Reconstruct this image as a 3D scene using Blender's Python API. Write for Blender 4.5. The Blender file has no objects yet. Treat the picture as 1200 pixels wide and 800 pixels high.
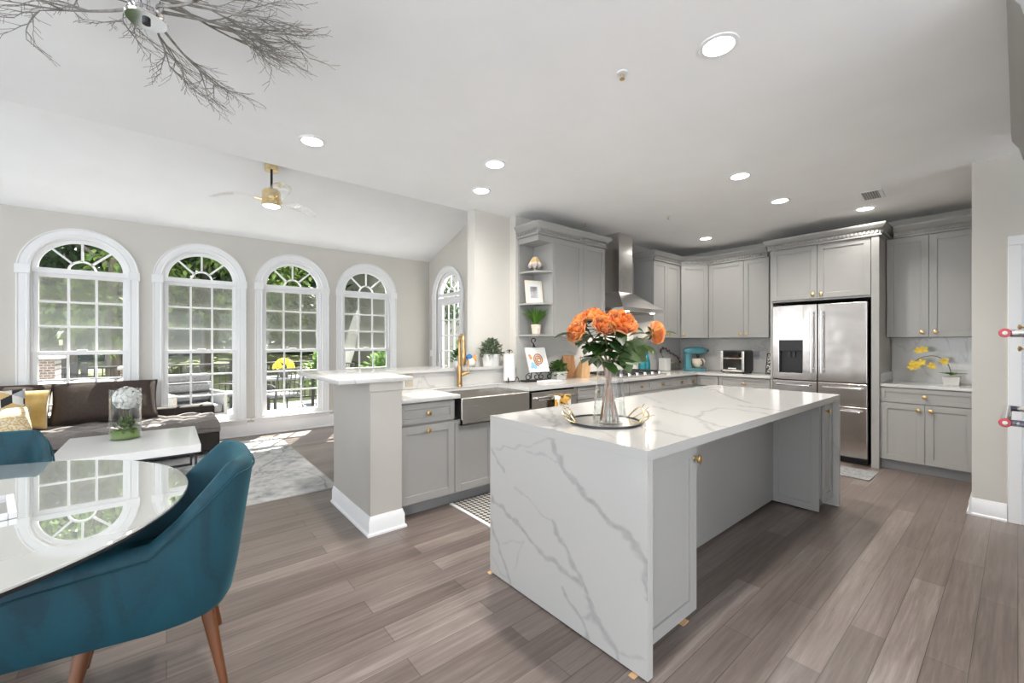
import bpy, bmesh, math, random
import numpy as np
from mathutils import Vector, Matrix, noise
from mathutils.geometry import tessellate_polygon
random.seed(11)
SC = bpy.context.scene
COL = SC.collection
PI = math.pi
R = math.radians

# ------------------------------------------------------------------ camera, world, sun, exposure
cam = bpy.data.objects.new('camera', bpy.data.cameras.new('camera'))
COL.objects.link(cam)
cam.location = (0, 0, 1.34)
cam.rotation_euler = (R(90), 0, -R(39.57))
cam.data.sensor_width = 36
cam.data.lens = 14.7
cam.data.shift_y = 1 / 1200
cam.data.clip_start = 0.05
SC.camera = cam
SC.view_settings.view_transform = 'Standard'
SC.view_settings.look = 'None'
SC.view_settings.gamma = 1
SC.view_settings.use_curve_mapping = False
SC.view_settings.exposure = 1.65
SC.cycles.max_bounces = 10
SC.cycles.diffuse_bounces = 5
SC.cycles.glossy_bounces = 5
SC.cycles.transmission_bounces = 8
SC.cycles.transparent_max_bounces = 16
SC.cycles.caustics_reflective = False
SC.cycles.caustics_refractive = False
SC.cycles.sample_clamp_indirect = 6

wd = bpy.data.worlds.new('World'); SC.world = wd; wd.use_nodes = True
wd.node_tree.nodes['Background'].inputs[0].default_value = (0.89, 0.95, 1.0, 1)
wd.node_tree.nodes['Background'].inputs[1].default_value = 1.65

def light(name, kind, loc, energy, color=(1, 1, 1), **k):
    l = bpy.data.lights.new(name, kind); l.energy = energy; l.color = color
    for a, v in k.items(): setattr(l, a, v)
    o = bpy.data.objects.new(name, l); o.location = loc; COL.objects.link(o); return o
sun = light('sun', 'SUN', (0, 12, 9), 15, (1, .95, .86), angle=R(.6))
sun.rotation_euler = Vector((-.24, -.44, -.86)).to_track_quat('-Z', 'Y').to_euler()

# ------------------------------------------------------------------ materials
def mat(name, color=(.8, .8, .8), rough=.5, metal=0., **k):
    m = bpy.data.materials.new(name); m.use_nodes = True
    b = m.node_tree.nodes['Principled BSDF']
    b.inputs['Base Color'].default_value = (*color, 1)
    b.inputs['Roughness'].default_value = rough
    b.inputs['Metallic'].default_value = metal
    for a, v in k.items():
        b.inputs[a.replace('_', ' ')].default_value = v
    return m
def nt(m): return m.node_tree.nodes, m.node_tree.links, m.node_tree.nodes['Principled BSDF']
def node(m, t, **k):
    n = m.node_tree.nodes.new(t)
    for a, v in k.items(): setattr(n, a, v)
    return n
def coords(m, scale=(1, 1, 1), rot=(0, 0, 0), kind='Object'):
    N, L, B = nt(m); tc = node(m, 'ShaderNodeTexCoord'); mp = node(m, 'ShaderNodeMapping')
    mp.inputs['Scale'].default_value = scale; mp.inputs['Rotation'].default_value = rot
    L.new(tc.outputs[kind], mp.inputs[0]); return mp.outputs[0]
def noise_tex(m, vec, scale, detail=4, rough=.5, dist=0):
    n = node(m, 'ShaderNodeTexNoise'); n.inputs['Scale'].default_value = scale
    n.inputs['Detail'].default_value = detail; n.inputs['Roughness'].default_value = rough
    n.inputs['Distortion'].default_value = dist
    m.node_tree.links.new(vec, n.inputs['Vector']); return n
def ramp(m, fac, stops):
    r = node(m, 'ShaderNodeValToRGB'); e = r.color_ramp.elements
    while len(e) < len(stops): e.new(.5)
    for q, (p, c) in zip(e, stops): q.position = p; q.color = (*c, 1)
    m.node_tree.links.new(fac, r.inputs[0]); return r.outputs[0]
def mixc(m, fac, a, b, mode='MIX'):
    x = node(m, 'ShaderNodeMix', data_type='RGBA', blend_type=mode); L = m.node_tree.links
    for i, v in ((0, fac), (6, a), (7, b)):
        if isinstance(v, (int, float)): x.inputs[i].default_value = v
        elif isinstance(v, tuple): x.inputs[i].default_value = (*v, 1)
        else: L.new(v, x.inputs[i])
    return x.outputs[2]
def mathn(m, op, a, b=None, clamp=False):
    x = node(m, 'ShaderNodeMath', operation=op, use_clamp=clamp); L = m.node_tree.links
    for i, v in ((0, a), (1, b)):
        if v is None: continue
        if isinstance(v, (int, float)): x.inputs[i].default_value = v
        else: L.new(v, x.inputs[i])
    return x.outputs[0]
def bump(m, h, strength=.2, dist=.01):
    N, L, B = nt(m); b = node(m, 'ShaderNodeBump'); b.inputs['Strength'].default_value = strength
    b.inputs['Distance'].default_value = dist; L.new(h, b.inputs['Height']); L.new(b.outputs[0], B.inputs['Normal'])
def varied(name, c1, c2, scale, rough=.5, metal=0., st=(.35, .65), bumps=0., detail=4, cs=(1, 1, 1), **k):
    m = mat(name, c1, rough, metal, **k); N, L, B = nt(m)
    n = noise_tex(m, coords(m, cs), scale, detail)
    L.new(ramp(m, n.outputs[0], [(st[0], c1), (st[1], c2)]), B.inputs['Base Color'])
    if bumps: bump(m, n.outputs[0], bumps)
    return m
def quartz(name, attr=False, tint=(.45, .44, .425)):
    m = mat(name, tint, .12); N, L, B = nt(m); v = coords(m)
    cloud = noise_tex(m, v, 2.2, 5)
    base = mixc(m, mathn(m, 'MULTIPLY', cloud.outputs[0], .35), tint, tuple(c * .88 for c in tint))
    gray = (.22, .22, .215)
    if attr:
        a = node(m, 'ShaderNodeAttribute', attribute_name='vein')
        n = noise_tex(m, v, 26, 5, .65)
        f = mathn(m, 'MULTIPLY', a.outputs['Fac'], mathn(m, 'ADD', mathn(m, 'MULTIPLY', n.outputs[0], 1.3), -.05), True)
        fac = mathn(m, 'MULTIPLY', f, .72, True)
    else:
        n = noise_tex(m, v, 1.05, 5, .55, .9)
        d = mathn(m, 'ABSOLUTE', mathn(m, 'SUBTRACT', n.outputs[0], .5))
        w = mathn(m, 'SUBTRACT', 1, mathn(m, 'MULTIPLY', d, 70), True)
        k = noise_tex(m, v, 1.7, 2)
        fac = mathn(m, 'MULTIPLY', w, mathn(m, 'MULTIPLY', mathn(m, 'SUBTRACT', k.outputs[0], .38, True), 3.2, True), True)
        fac = mathn(m, 'MULTIPLY', fac, .62, True)
    L.new(mixc(m, fac, base, gray), B.inputs['Base Color']); return m
def clear(name, tint=(1, 1, 1), base=.03, rough=.0, gl=(1, 1, 1)):
    """thin clear sheet: see-through with Fresnel reflection"""
    m = bpy.data.materials.new(name); m.use_nodes = True; N, L = m.node_tree.nodes, m.node_tree.links
    N.remove(N['Principled BSDF']); out = N['Material Output']
    t = N.new('ShaderNodeBsdfTransparent'); t.inputs[0].default_value = (*tint, 1)
    g = N.new('ShaderNodeBsdfGlossy'); g.inputs['Roughness'].default_value = rough; g.inputs[0].default_value = (*gl, 1)
    f = N.new('ShaderNodeLayerWeight'); f.inputs[0].default_value = .5
    p = N.new('ShaderNodeMath'); p.operation = 'POWER'; p.inputs[1].default_value = 4; L.new(f.outputs['Facing'], p.inputs[0])
    a = N.new('ShaderNodeMath'); a.operation = 'MULTIPLY_ADD'; a.use_clamp = True; a.inputs[1].default_value = .95; a.inputs[2].default_value = base
    mx = N.new('ShaderNodeMixShader'); L.new(p.outputs[0], a.inputs[0]); L.new(a.outputs[0], mx.inputs[0])
    L.new(t.outputs[0], mx.inputs[1]); L.new(g.outputs[0], mx.inputs[2]); L.new(mx.outputs[0], out.inputs[0]); return m
def glow(name, color, strength):
    m = mat(name, color, .4); B = m.node_tree.nodes['Principled BSDF']
    B.inputs['Emission Color'].default_value = (*color, 1); B.inputs['Emission Strength'].default_value = strength; return m

WHITE = mat('white_paint', (.82, .82, .83), .35)
CEIL = varied('ceiling_paint', (.88, .88, .885), (.90, .90, .905), 3, .9)
WALL = varied('greige_wall_paint', (.60, .575, .53), (.62, .595, .55), 2, .8)
COLUMN = varied('greige_half_wall_paint', (.46, .435, .40), (.48, .455, .42), 2, .6)
GRAY = varied('gray_cabinet_paint', (.33, .323, .31), (.34, .333, .32), 2, .38)
GRAYD = mat('dark_toe_kick', (.30, .30, .30), .5)
BLACK = mat('black_plastic', (.012, .012, .013), .35)
IRON = mat('black_iron', (.02, .018, .017), .5, .4)
GAP = mat('shadow_gap_black', (.01, .01, .01), .9)
BRASS = varied('brushed_brass', (.60, .41, .18), (.68, .48, .23), 40, .32, 1.)
BRONZE = varied('aged_gold', (.48, .30, .13), (.56, .36, .17), 40, .3, 1.)
GOLD = varied('polished_gold', (.80, .62, .33), (.88, .72, .45), 30, .25, 1.)
CHROME = mat('chrome', (.82, .83, .85), .06, 1.)
GLASS = clear('window_glass', (.97, .985, .98), .01)
CLEAR = clear('clear_glass', (.965, .972, .972), .02)
ACRYL = clear('clear_acrylic', (.985, .985, .985), .02)
SCREEN = None
def steel_mat(name, c=(.76, .735, .71), rough=.24, axis='z'):
    m = mat(name, c, rough, 1.); N, L, B = nt(m)
    s = {'z': (60, 60, .6), 'x': (.6, 60, 60), 'y': (60, .6, 60)}[axis]
    n = noise_tex(m, coords(m, s), 6, 3)
    L.new(mathn(m, 'ADD', mathn(m, 'MULTIPLY', n.outputs[0], .14), rough - .07), B.inputs['Roughness'])
    w = noise_tex(m, coords(m, (1.2, 1.2, 1.2)), 2.2, 2); bump(m, w.outputs[0], .25, .03); return m
STEEL = steel_mat('stainless_steel')
STEELX = steel_mat('stainless_steel_horizontal', axis='x')
QUARTZ = quartz('white_quartz_lit_tint', tint=(.56, .55, .53))  # island stone in a paler tint, painting in light below the wall cabinets
QUARTZV = quartz('veined_quartz', True)
TEAL = mat('teal_velvet', (.0008, .044, .068), .7, Sheen_Weight=.22, Sheen_Roughness=.35)
TEAL.node_tree.nodes['Principled BSDF'].inputs['Sheen Tint'].default_value = (.15, .62, .72, 1)
def _velvet():
    m = TEAL; N, L, B = nt(m); n = noise_tex(m, coords(m, (7, 7, 2.5)), 1, 2, .4, 1.5); n2 = noise_tex(m, coords(m), 90, 3)
    f = mathn(m, 'ADD', mathn(m, 'MULTIPLY', n.outputs[0], .8), mathn(m, 'MULTIPLY', n2.outputs[0], .2))
    L.new(ramp(m, f, [(.40, (.0006, .033, .053)), (.47, (.0008, .044, .068)), (.6, (.001, .052, .078))]), B.inputs['Base Color'])
_velvet()
TEALD = mat('teal_piping', (.002, .045, .065), .8)
WALNUT = varied('walnut_wood', (.085, .026, .007), (.14, .046, .013), 3, .4, cs=(10, 10, 1))
BOARD = varied('brown_wood_board', (.33, .16, .065), (.42, .22, .10), 3, .5, cs=(8, 8, 1))
LIGHTWOOD = varied('light_wood', (.55, .33, .16), (.62, .40, .21), 3, .5, cs=(8, 8, 1))
CERAMIC = mat('white_ceramic', (.64, .635, .62), .3)
PAPER = mat('white_paper', (.66, .66, .65), .8)
LACQ = mat('white_lacquer', (.88, .88, .88), .08)
DARKMETAL = mat('dark_metal', (.06, .06, .065), .4, .8)
def leafy(name, c1, c2, rough=.5, trans=.25):
    m = mat(name, c1, rough); N, L, B = nt(m)
    g = node(m, 'ShaderNodeNewGeometry')
    c = ramp(m, g.outputs['Random Per Island'], [(0, c1), (1, c2)])
    L.new(c, B.inputs['Base Color'])
    if trans:
        t = node(m, 'ShaderNodeBsdfTranslucent'); mx = node(m, 'ShaderNodeMixShader'); mx.inputs[0].default_value = trans
        L.new(c, t.inputs[0]); L.new(B.outputs[0], mx.inputs[1]); L.new(t.outputs[0], mx.inputs[2])
        L.new(mx.outputs[0], N['Material Output'].inputs[0])
    return m
FERN = leafy('bright_green_blades', (.06, .18, .015), (.17, .33, .05))
ROSELEAF = leafy('dark_rose_leaves', (.010, .038, .008), (.045, .105, .02), .4)
EUCA = leafy('grey_green_leaves', (.10, .15, .08), (.25, .30, .19))
HERB = leafy('herb_leaves', (.04, .11, .02), (.14, .24, .06))
MOSS = leafy('moss', (.10, .20, .03), (.25, .36, .08))

# ------------------------------------------------------------------ geometry helpers
class MB:
    def __init__(s): s.bm = bmesh.new(); s.vein = None; s.wn = False; s.merge = False
    def _v(s, pts, M=None):
        return [s.bm.verts.new((M @ Vector(p)) if M is not None else p) for p in pts]
    def box(s, a, b, bev=0., M=None, seg=2):
        x0, y0, z0 = [min(p, q) for p, q in zip(a, b)]; x1, y1, z1 = [max(p, q) for p, q in zip(a, b)]
        v = s._v([(x0, y0, z0), (x1, y0, z0), (x1, y1, z0), (x0, y1, z0), (x0, y0, z1), (x1, y0, z1), (x1, y1, z1), (x0, y1, z1)], M)
        fs = [s.bm.faces.new([v[i] for i in q]) for q in ((0, 3, 2, 1), (4, 5, 6, 7), (0, 1, 5, 4), (1, 2, 6, 5), (2, 3, 7, 6), (3, 0, 4, 7))]
        if bev:
            es = list({e for f in fs for e in f.edges}); s.wn = True
            bmesh.ops.bevel(s.bm, geom=es, offset=min(bev, .45 * min(x1 - x0, y1 - y0, z1 - z0)), segments=seg, profile=.5, affect='EDGES')
        return s
    def grid(s, f, nu, nv, cu=False, cv=False, M=None):
        P = [[s._v([f(i / (nu if cu else nu - 1), j / (nv if cv else nv - 1))], M)[0] for j in range(nv)] for i in range(nu)]
        for i in range(nu if cu else nu - 1):
            for j in range(nv if cv else nv - 1):
                q = [P[i][j], P[(i + 1) % nu][j], P[(i + 1) % nu][(j + 1) % nv], P[i][(j + 1) % nv]]
                try: s.bm.faces.new(q)
                except ValueError: pass
        return P
    def loft(s, loops, cap=True, M=None, closed=True):
        V = [s._v(l, M) for l in loops]; n = len(V[0])
        for a, b in zip(V, V[1:]):
            for i in range(n if closed else n - 1):
                s.bm.faces.new([a[i], a[(i + 1) % n], b[(i + 1) % n], b[i]])
        if cap:
            s.bm.faces.new(V[0][::-1]); s.bm.faces.new(V[-1])
        return s
    def lathe(s, prof, c=(0, 0, 0), seg=28, sx=1, sy=1, M=None, cap=True):
        s.loft([[(c[0] + r * sx * math.cos(2 * PI * k / seg), c[1] + r * sy * math.sin(2 * PI * k / seg), c[2] + z) for k in range(seg)] for r, z in prof], cap, M); return s
    def tube(s, pts, r, seg=8, closed=False, M=None, cap=True):
        P = [Vector(p) for p in pts]; n = len(P)
        rs = r if isinstance(r, (list, tuple)) else [r] * n
        loops = []; up = None
        for i in range(n):
            t = (P[(i + 1) % n] - P[i - 1]) if closed else (P[min(i + 1, n - 1)] - P[max(i - 1, 0)])
            t.normalize()
            if up is None:
                up = Vector((0, 0, 1)) if abs(t.z) < .9 else Vector((1, 0, 0))
            a = t.cross(up)
            if a.length < 1e-5: a = t.cross(Vector((0, 1, 0)))
            a.normalize(); b = a.cross(t).normalized(); up = b
            loops.append([P[i] + rs[i] * (math.cos(2 * PI * k / seg) * a + math.sin(2 * PI * k / seg) * b) for k in range(seg)])
        if closed: loops.append(loops[0]); cap = False
        s.loft(loops, cap, M); return s
    def prism(s, poly, fn, d0, d1, M=None):
        a = s._v([fn(x, y, d0) for x, y in poly], M); b = s._v([fn(x, y, d1) for x, y in poly], M); n = len(a)
        for i in range(n): s.bm.faces.new([a[i], a[(i + 1) % n], b[(i + 1) % n], b[i]])
        s.bm.faces.new(a[::-1]); s.bm.faces.new(b); return s
    def holed(s, outer, holes, fn, d0, d1):
        loops = [outer] + holes
        tris = tessellate_polygon([[Vector((x, y, 0)) for x, y in l] for l in loops])
        flat = [p for l in loops for p in l]
        A = s._v([fn(x, y, d0) for x, y in flat]); B = s._v([fn(x, y, d1) for x, y in flat])
        for t in tris:
            try:
                s.bm.faces.new([A[i] for i in t]); s.bm.faces.new([B[i] for i in reversed(t)])
            except ValueError: pass
        k = 0
        for l in loops:
            n = len(l)
            for i in range(n): s.bm.faces.new([A[k + i], A[k + (i + 1) % n], B[k + (i + 1) % n], B[k + i]])
            k += n
        return s
    def ell(s, c, r, nu=20, nv=12, p=2., M=None):
        def sg(v, e): return math.copysign(abs(v) ** e, v)
        e = 2 / p
        loops = []
        for j in range(nv + 1):
            th = -PI / 2 + PI * j / nv; ct, st = max(.004, abs(math.cos(th)) ** e), sg(math.sin(th), e)
            loops.append([(c[0] + r[0] * ct * sg(math.cos(2 * PI * i / nu), e), c[1] + r[1] * ct * sg(math.sin(2 * PI * i / nu), e), c[2] + r[2] * st) for i in range(nu)])
        s.loft(loops, True, M); return s
    def leaf(s, base, d, up, L, W, fold=.25, n=4):
        d = Vector(d).normalized(); sd = d.cross(Vector(up))
        if sd.length < 1e-4: sd = d.cross(Vector((1, .3, 0)))
        sd.normalize(); u = sd.cross(d).normalized(); base = Vector(base); prev = None
        for i in range(n + 1):
            t = i / n; w = W * math.sin(PI * (t * .92 + .04)) ** .8 * (1 if i < n else .05)
            c = base + d * L * t - u * L * .25 * t * t
            cur = s._v([c - sd * w + u * w * fold, c, c + sd * w + u * w * fold])
            if prev:
                for k in (0, 1): s.bm.faces.new([prev[k], prev[k + 1], cur[k + 1], cur[k]])
            prev = cur
    def build(s, name, m, parent=None, smooth=38, label=None, loc=None, rot=None):
        bm = s.bm
        if s.merge: bmesh.ops.remove_doubles(bm, verts=bm.verts, dist=1e-6)
        bmesh.ops.recalc_face_normals(bm, faces=bm.faces)
        if smooth:
            for f in bm.faces: f.smooth = True
            lim = R(smooth)
            for e in bm.edges:
                if len(e.link_faces) == 2:
                    if e.calc_face_angle(0) > lim: e.smooth = False
        me = bpy.data.meshes.new(name); bm.to_mesh(me); bm.free()
        if s.vein:
            n = len(me.vertices); co = np.empty(n * 3); me.vertices.foreach_get('co', co)
            at = me.attributes.new('vein', 'FLOAT', 'POINT'); at.data.foreach_set('value', s.vein(co.reshape(-1, 3)).astype(np.float32))
        o = bpy.data.objects.new(name, me); COL.objects.link(o)
        if m: me.materials.append(m)
        if parent: o.parent = parent
        if s.wn and smooth: wn = o.modifiers.new('weighted_normals', 'WEIGHTED_NORMAL'); wn.keep_sharp = True
        if loc: o.location = loc
        if rot is not None: o.rotation_euler = rot
        if label: o['label'] = label
        return o
def tag(o, label, cat, group=None, kind=None):
    o['label'] = label; o['category'] = cat
    if group: o['group'] = group
    if kind: o['kind'] = kind
    return o
def thing(name, label, cat, loc=(0, 0, 0), rz=0., group=None, kind=None):
    o = bpy.data.objects.new(name, None); o.empty_display_size = .1; COL.objects.link(o)
    o.location = loc; o.rotation_euler = (0, 0, rz); return tag(o, label, cat, group, kind)
def dup(src, loc=None, rz=None, label=None, group=None):
    kids = {}
    for o in list(bpy.data.objects):
        if o.parent: kids.setdefault(o.parent.name, []).append(o)
    def rec(o, par):
        c = o.copy(); COL.objects.link(c)
        if par: c.parent = par
        for ch in kids.get(o.name, []): rec(ch, c)
        return c
    c = rec(src, None)
    if loc is not None: c.location = loc
    if rz is not None: c.rotation_euler = (0, 0, rz)
    if label: c['label'] = label
    if group: c['group'] = group
    return c
def structure(name, mb, m, **k):
    o = mb.build(name, m, **k); o['kind'] = 'structure'; return o
def arch(cx, hw, z0, zs, n=28, r=None):
    r = r or hw
    return [(cx - hw, z0), (cx + hw, z0)] + [(cx + hw * math.cos(PI * i / n), zs + r * math.sin(PI * i / n)) for i in range(n + 1)]
def arc_pts(c, r, a0, a1, n): return [(c[0] + r * math.cos(a0 + (a1 - a0) * i / n), c[1] + r * math.sin(a0 + (a1 - a0) * i / n)) for i in range(n + 1)]
def smooth_path(P, n=6, closed=False):
    P = [Vector(p) for p in P]; out = []; N = len(P)
    for i in range(N if closed else N - 1):
        a, b, c, d = (P[(i + k) % N] if closed else P[min(max(i + k, 0), N - 1)] for k in (-1, 0, 1, 2))
        for k in range(n):
            t = k / n
            out.append(.5 * ((2 * b) + (c - a) * t + (2 * a - 5 * b + 4 * c - d) * t * t + (3 * b - a - 3 * c + d) * t ** 3))
    if not closed: out.append(P[-1])
    return out
# ------------------------------------------------------------------ room shell
HW = 3.53      # face of the range wall
LW = 3.64      # edge of the flat ceiling / rear kitchen wall
WW = 7.05      # window wall
GX = 3.807     # door wall of the sunroom
FX = 6.49      # refrigerator wall
CH = 2.74
FLOOR = mat('wood_plank_floor', (.2, .17, .15), .33)
def _floor():
    m = FLOOR; N, L, B = nt(m); v = coords(m)
    br = node(m, 'ShaderNodeTexBrick'); br.offset = .37; br.squash = 1
    for k, x in (('Color1', (0, 0, 0, 1)), ('Color2', (1, 1, 1, 1)), ('Mortar', (.5, .5, .5, 1))): br.inputs[k].default_value = x
    br.inputs['Scale'].default_value = 1; br.inputs['Mortar Size'].default_value = .0016; br.inputs['Mortar Smooth'].default_value = .2
    br.inputs['Brick Width'].default_value = 1.25; br.inputs['Row Height'].default_value = .127; br.inputs['Bias'].default_value = 0
    L.new(v, br.inputs[0])
    g1 = noise_tex(m, coords(m, (2.2, 45, 1)), 1, 6, .6, .4); g2 = noise_tex(m, coords(m, (6, 160, 1)), 1, 3, .6)
    g3 = noise_tex(m, coords(m, (1.1, 5, 1)), 1, 3)
    val = mathn(m, 'ADD', mathn(m, 'MULTIPLY', br.outputs[0], .24), mathn(m, 'ADD', mathn(m, 'MULTIPLY', g1.outputs[0], .62), mathn(m, 'MULTIPLY', g3.outputs[0], .35)))
    val = mathn(m, 'SUBTRACT', val, .115)
    c = ramp(m, val, [(.08, (.050, .034, .027)), (.36, (.125, .096, .084)), (.58, (.205, .165, .147)), (.82, (.35, .30, .275))])
    c = mixc(m, mathn(m, 'MULTIPLY', mathn(m, 'GREATER_THAN', g2.outputs[0], .60), .25), c, (.08, .06, .05))
    L.new(mixc(m, mathn(m, 'MULTIPLY', br.outputs[1], .8), c, (.04, .03, .027)), B.inputs['Base Color'])
    L.new(mathn(m, 'ADD', mathn(m, 'MULTIPLY', g1.outputs[0], .2), .22), B.inputs['Roughness'])
    h = mathn(m, 'SUBTRACT', mathn(m, 'MULTIPLY', g1.outputs[0], .4), br.outputs[1]); bump(m, h, .18, .003)
_floor()
structure('floor', MB().box((-3.6, -3.6, -.08), (FX + .12, WW + .05, 0)), FLOOR)
structure('ceiling', MB().box((-3.6, -3.6, CH), (FX + .12, LW, CH + .06)), CEIL)
SL = .345; VZ = 2.845
def vz(y): return VZ + (WW - y) * SL
v = MB(); v.prism([(LW, vz(LW)), (WW + .12, vz(WW + .12)), (WW + .12, vz(WW + .12) + .08), (LW, vz(LW) + .08)], lambda y, z, d: (d, y, z), -3.6, GX + .12)
structure('ceiling_vault', v, CEIL)
structure('wall_header', MB().box((-3.6, LW - .001, CH + .001), (GX, LW + .1, vz(LW))), CEIL)
# window wall with four arched openings
WC = [-.773, .372, 1.498, 2.636]; OH = .435; ZS = 2.165; ZB = .245
w = MB(); w.holed([(-3.6, 0), (GX + .12, 0), (GX + .12, VZ + .02), (-3.6, VZ + .02)], [arch(c, OH, ZB, ZS) for c in WC], lambda x, z, d: (x, d, z), WW, WW + .14)
structure('wall_windows', w, WALL, smooth=20)
# sunroom door wall, follows the vault
DC = 6.37; DH = .435
w = MB(); w.holed([(LW, 0), (WW + .1, 0), (WW + .1, vz(WW + .1)), (LW, vz(LW))], [arch(DC, DH, .0, 2.16)], lambda y, z, d: (d, y, z), GX, GX + .14)
structure('wall_sunroom', w, WALL, smooth=20)
structure('wall_range', MB().box((2.97, HW, 0), (FX + .1, LW + .14, CH)), WALL)
structure('wall_rear', MB().box((2.50, LW, 0), (2.97, LW + .14, CH)), WALL)
structure('wall_refrigerator', MB().box((FX, -3.6, 0), (FX + .12, HW + .05, CH)), WALL)
structure('wall_pantry', MB().box((4.99, .09, 0), (FX, .23, CH)).box((4.85, -3.6, 2.06), (4.99, .03, CH)).box((4.85, .03, 0), (4.99, .23, CH)), WALL)
w = MB(); w.holed([(2.2, 0), (WW + .1, 0), (WW + .1, vz(2.2)), (2.2, vz(2.2))], [arch(4.3, .5, .25, 2.1), arch(5.7, .5, .25, 2.1)], lambda y, z, d: (d, y, z), -3.72, -3.6)  # unseen wall added for refrigerator reflections, its arched openings give bright strips
structure('wall_left_unseen', w, WALL, smooth=20)
w = MB(); w.holed([(-3.6, 0), (FX, 0), (FX, CH), (-3.6, CH)], [[(a, .25), (a + 1.9, .25), (a + 1.9, 2.35), (a, 2.35)] for a in (-3.2, -.9, 1.4, 3.0 + .7)][:3] + [[(3.55, .25), (4.7, .25), (4.7, 2.35), (3.55, 2.35)]], lambda x, z, d: (x, d, z), -3.6, -3.48)  # unseen wall, its openings added to let more light into the kitchen
structure('wall_back_unseen', w, WALL)
# baseboards with a darker shoe moulding
def base_run(mb, a, b, n, h=.13, t=.016):
    a = Vector(a); b = Vector(b); n = Vector(n); pr = [(0, 0), (t + .012, 0), (t + .012, .012), (t, .02), (t, h - .03), (t * .5, h - .012), (t * .35, h), (0, h)]
    mb.loft([[(p.x + n.x * o, p.y + n.y * o, z) for o, z in pr] for p in (a, b)])
b = MB(); base_run(b, (4.85, .23), (4.85, .052), (-1, 0)); base_run(b, (4.834, .23), (5.2, .23), (0, 1))
structure('baseboard_pantry', b, WHITE)
b = MB(); base_run(b, (-3.6, WW), (GX, WW), (0, -1), .19, .02); structure('baseboard_windows', b, WHITE)
b = MB(); base_run(b, (GX, WW), (GX, 6.90), (-1, 0)); base_run(b, (GX, 5.84), (GX, 3.8), (-1, 0)); structure('baseboard_sunroom', b, WHITE)
# pantry door with casing
d = thing('door_2', 'white door in a white casing on the pantry wall', 'door', (4.85, -.42, 0), kind='structure')
c = MB(); c.box((-.018, .40, 0), (.02, .468, 2.06), .006).box((-.018, -.468, 0), (.02, -.40, 2.06), .006).box((-.018, -.468, 2.06), (.02, .468, 2.13), .006)
c.box((0, .385, 0), (.13, .40, 2.06)).box((0, -.40, 0), (.13, -.385, 2.06)); c.build('casing', WHITE, d)
MB().box((.05, -.383, .01), (.09, .383, 2.055), .003).build('door_leaf', WHITE, d)

# ------------------------------------------------------------------ windows
def screen_mat():
    m = bpy.data.materials.new('insect_screen'); m.use_nodes = True; N, L = m.node_tree.nodes, m.node_tree.links
    t = N.new('ShaderNodeBsdfTransparent'); b = N['Principled BSDF']; b.inputs['Base Color'].default_value = (.30, .295, .27, 1); b.inputs['Roughness'].default_value = .9
    mx = N.new('ShaderNodeMixShader'); mx.inputs[0].default_value = .38
    L.new(t.outputs[0], mx.inputs[1]); L.new(b.outputs[0], mx.inputs[2]); L.new(mx.outputs[0], N['Material Output'].inputs[0]); return m
SCREEN = screen_mat()
def fan_light(P, root, hw, z0, zs, q=lambda x, z, d: (x, d, z), glass=True):
    """half-round light: glass plus muntins (hub arc and three spokes)"""
    g = MB(); g.prism([(hw * math.cos(PI * i / 24), z0 + (zs + hw - z0) * math.sin(PI * i / 24)) for i in range(25)], q, .066, .070); g.build('arch_pane', GLASS, root, smooth=0)
    f = MB(); H = zs + hw - z0
    ring = lambda k: [(hw * k * math.cos(PI * i / 24), z0 + H * k * math.sin(PI * i / 24)) for i in range(25)]
    o, n_ = ring(1.0), ring(.90)
    f.prism(o + n_[::-1], q, .05, .085)
    f.prism([(-hw, z0 - .045), (hw, z0 - .045), (hw, z0 + .012), (-hw, z0 + .012)], q, .035, .10)
    ho = [(.125 * math.cos(PI * i / 14), z0 + .125 * math.sin(PI * i / 14)) for i in range(15)]; hi = [(.104 * math.cos(PI * i / 14), z0 + .104 * math.sin(PI * i / 14)) for i in range(15)]
    f.prism(ho + hi[::-1], q, .055, .08)
    for a in (45, 90, 135):
        ca, sa = math.cos(R(a)), math.sin(R(a)); rr = hw * .93 * (1 if a == 90 else .98); px, pz = -sa * .0105, ca * .0105
        e = (rr * ca, z0 + H * .95 * sa); s0 = (.11 * ca, z0 + .11 * sa)
        f.prism([(s0[0] - px, s0[1] - pz), (e[0] - px, e[1] - pz), (e[0] + px, e[1] + pz), (s0[0] + px, s0[1] + pz)], q, .055, .08)
    f.build('arch_muntins', WHITE, root)
def casing_mesh(zs, half, w, z0, q=lambda x, z, d: (x, d, z)):
    c = MB()
    prof = [(0, 0), (0, -.018), (.018, -.024), (.03, -.016), (w * .5, -.020), (w * .82, -.020), (w * .9, -.030), (w, -.030), (w, 0)]
    path = [((-1, 0), (-half, z0)), ((-1, 0), (-half, zs))] + [((math.cos(PI - PI * i / 28), math.sin(PI - PI * i / 28)), (half * math.cos(PI - PI * i / 28), zs + half * math.sin(PI - PI * i / 28))) for i in range(29)] + [((1, 0), (half, zs)), ((1, 0), (half, z0))]
    c.loft([[q(p[0] + n[0] * o, p[1] + n[1] * o, d) for o, d in prof] for n, p in path])
    for s in (-1, 1):
        x0, x1 = sorted((s * (half - .008), s * (half + w + .010))); a = q(x0, zs - .055, -.036); b_ = q(x1, zs + .045, .0); c.box(a, b_, .004)
    return c
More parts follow.
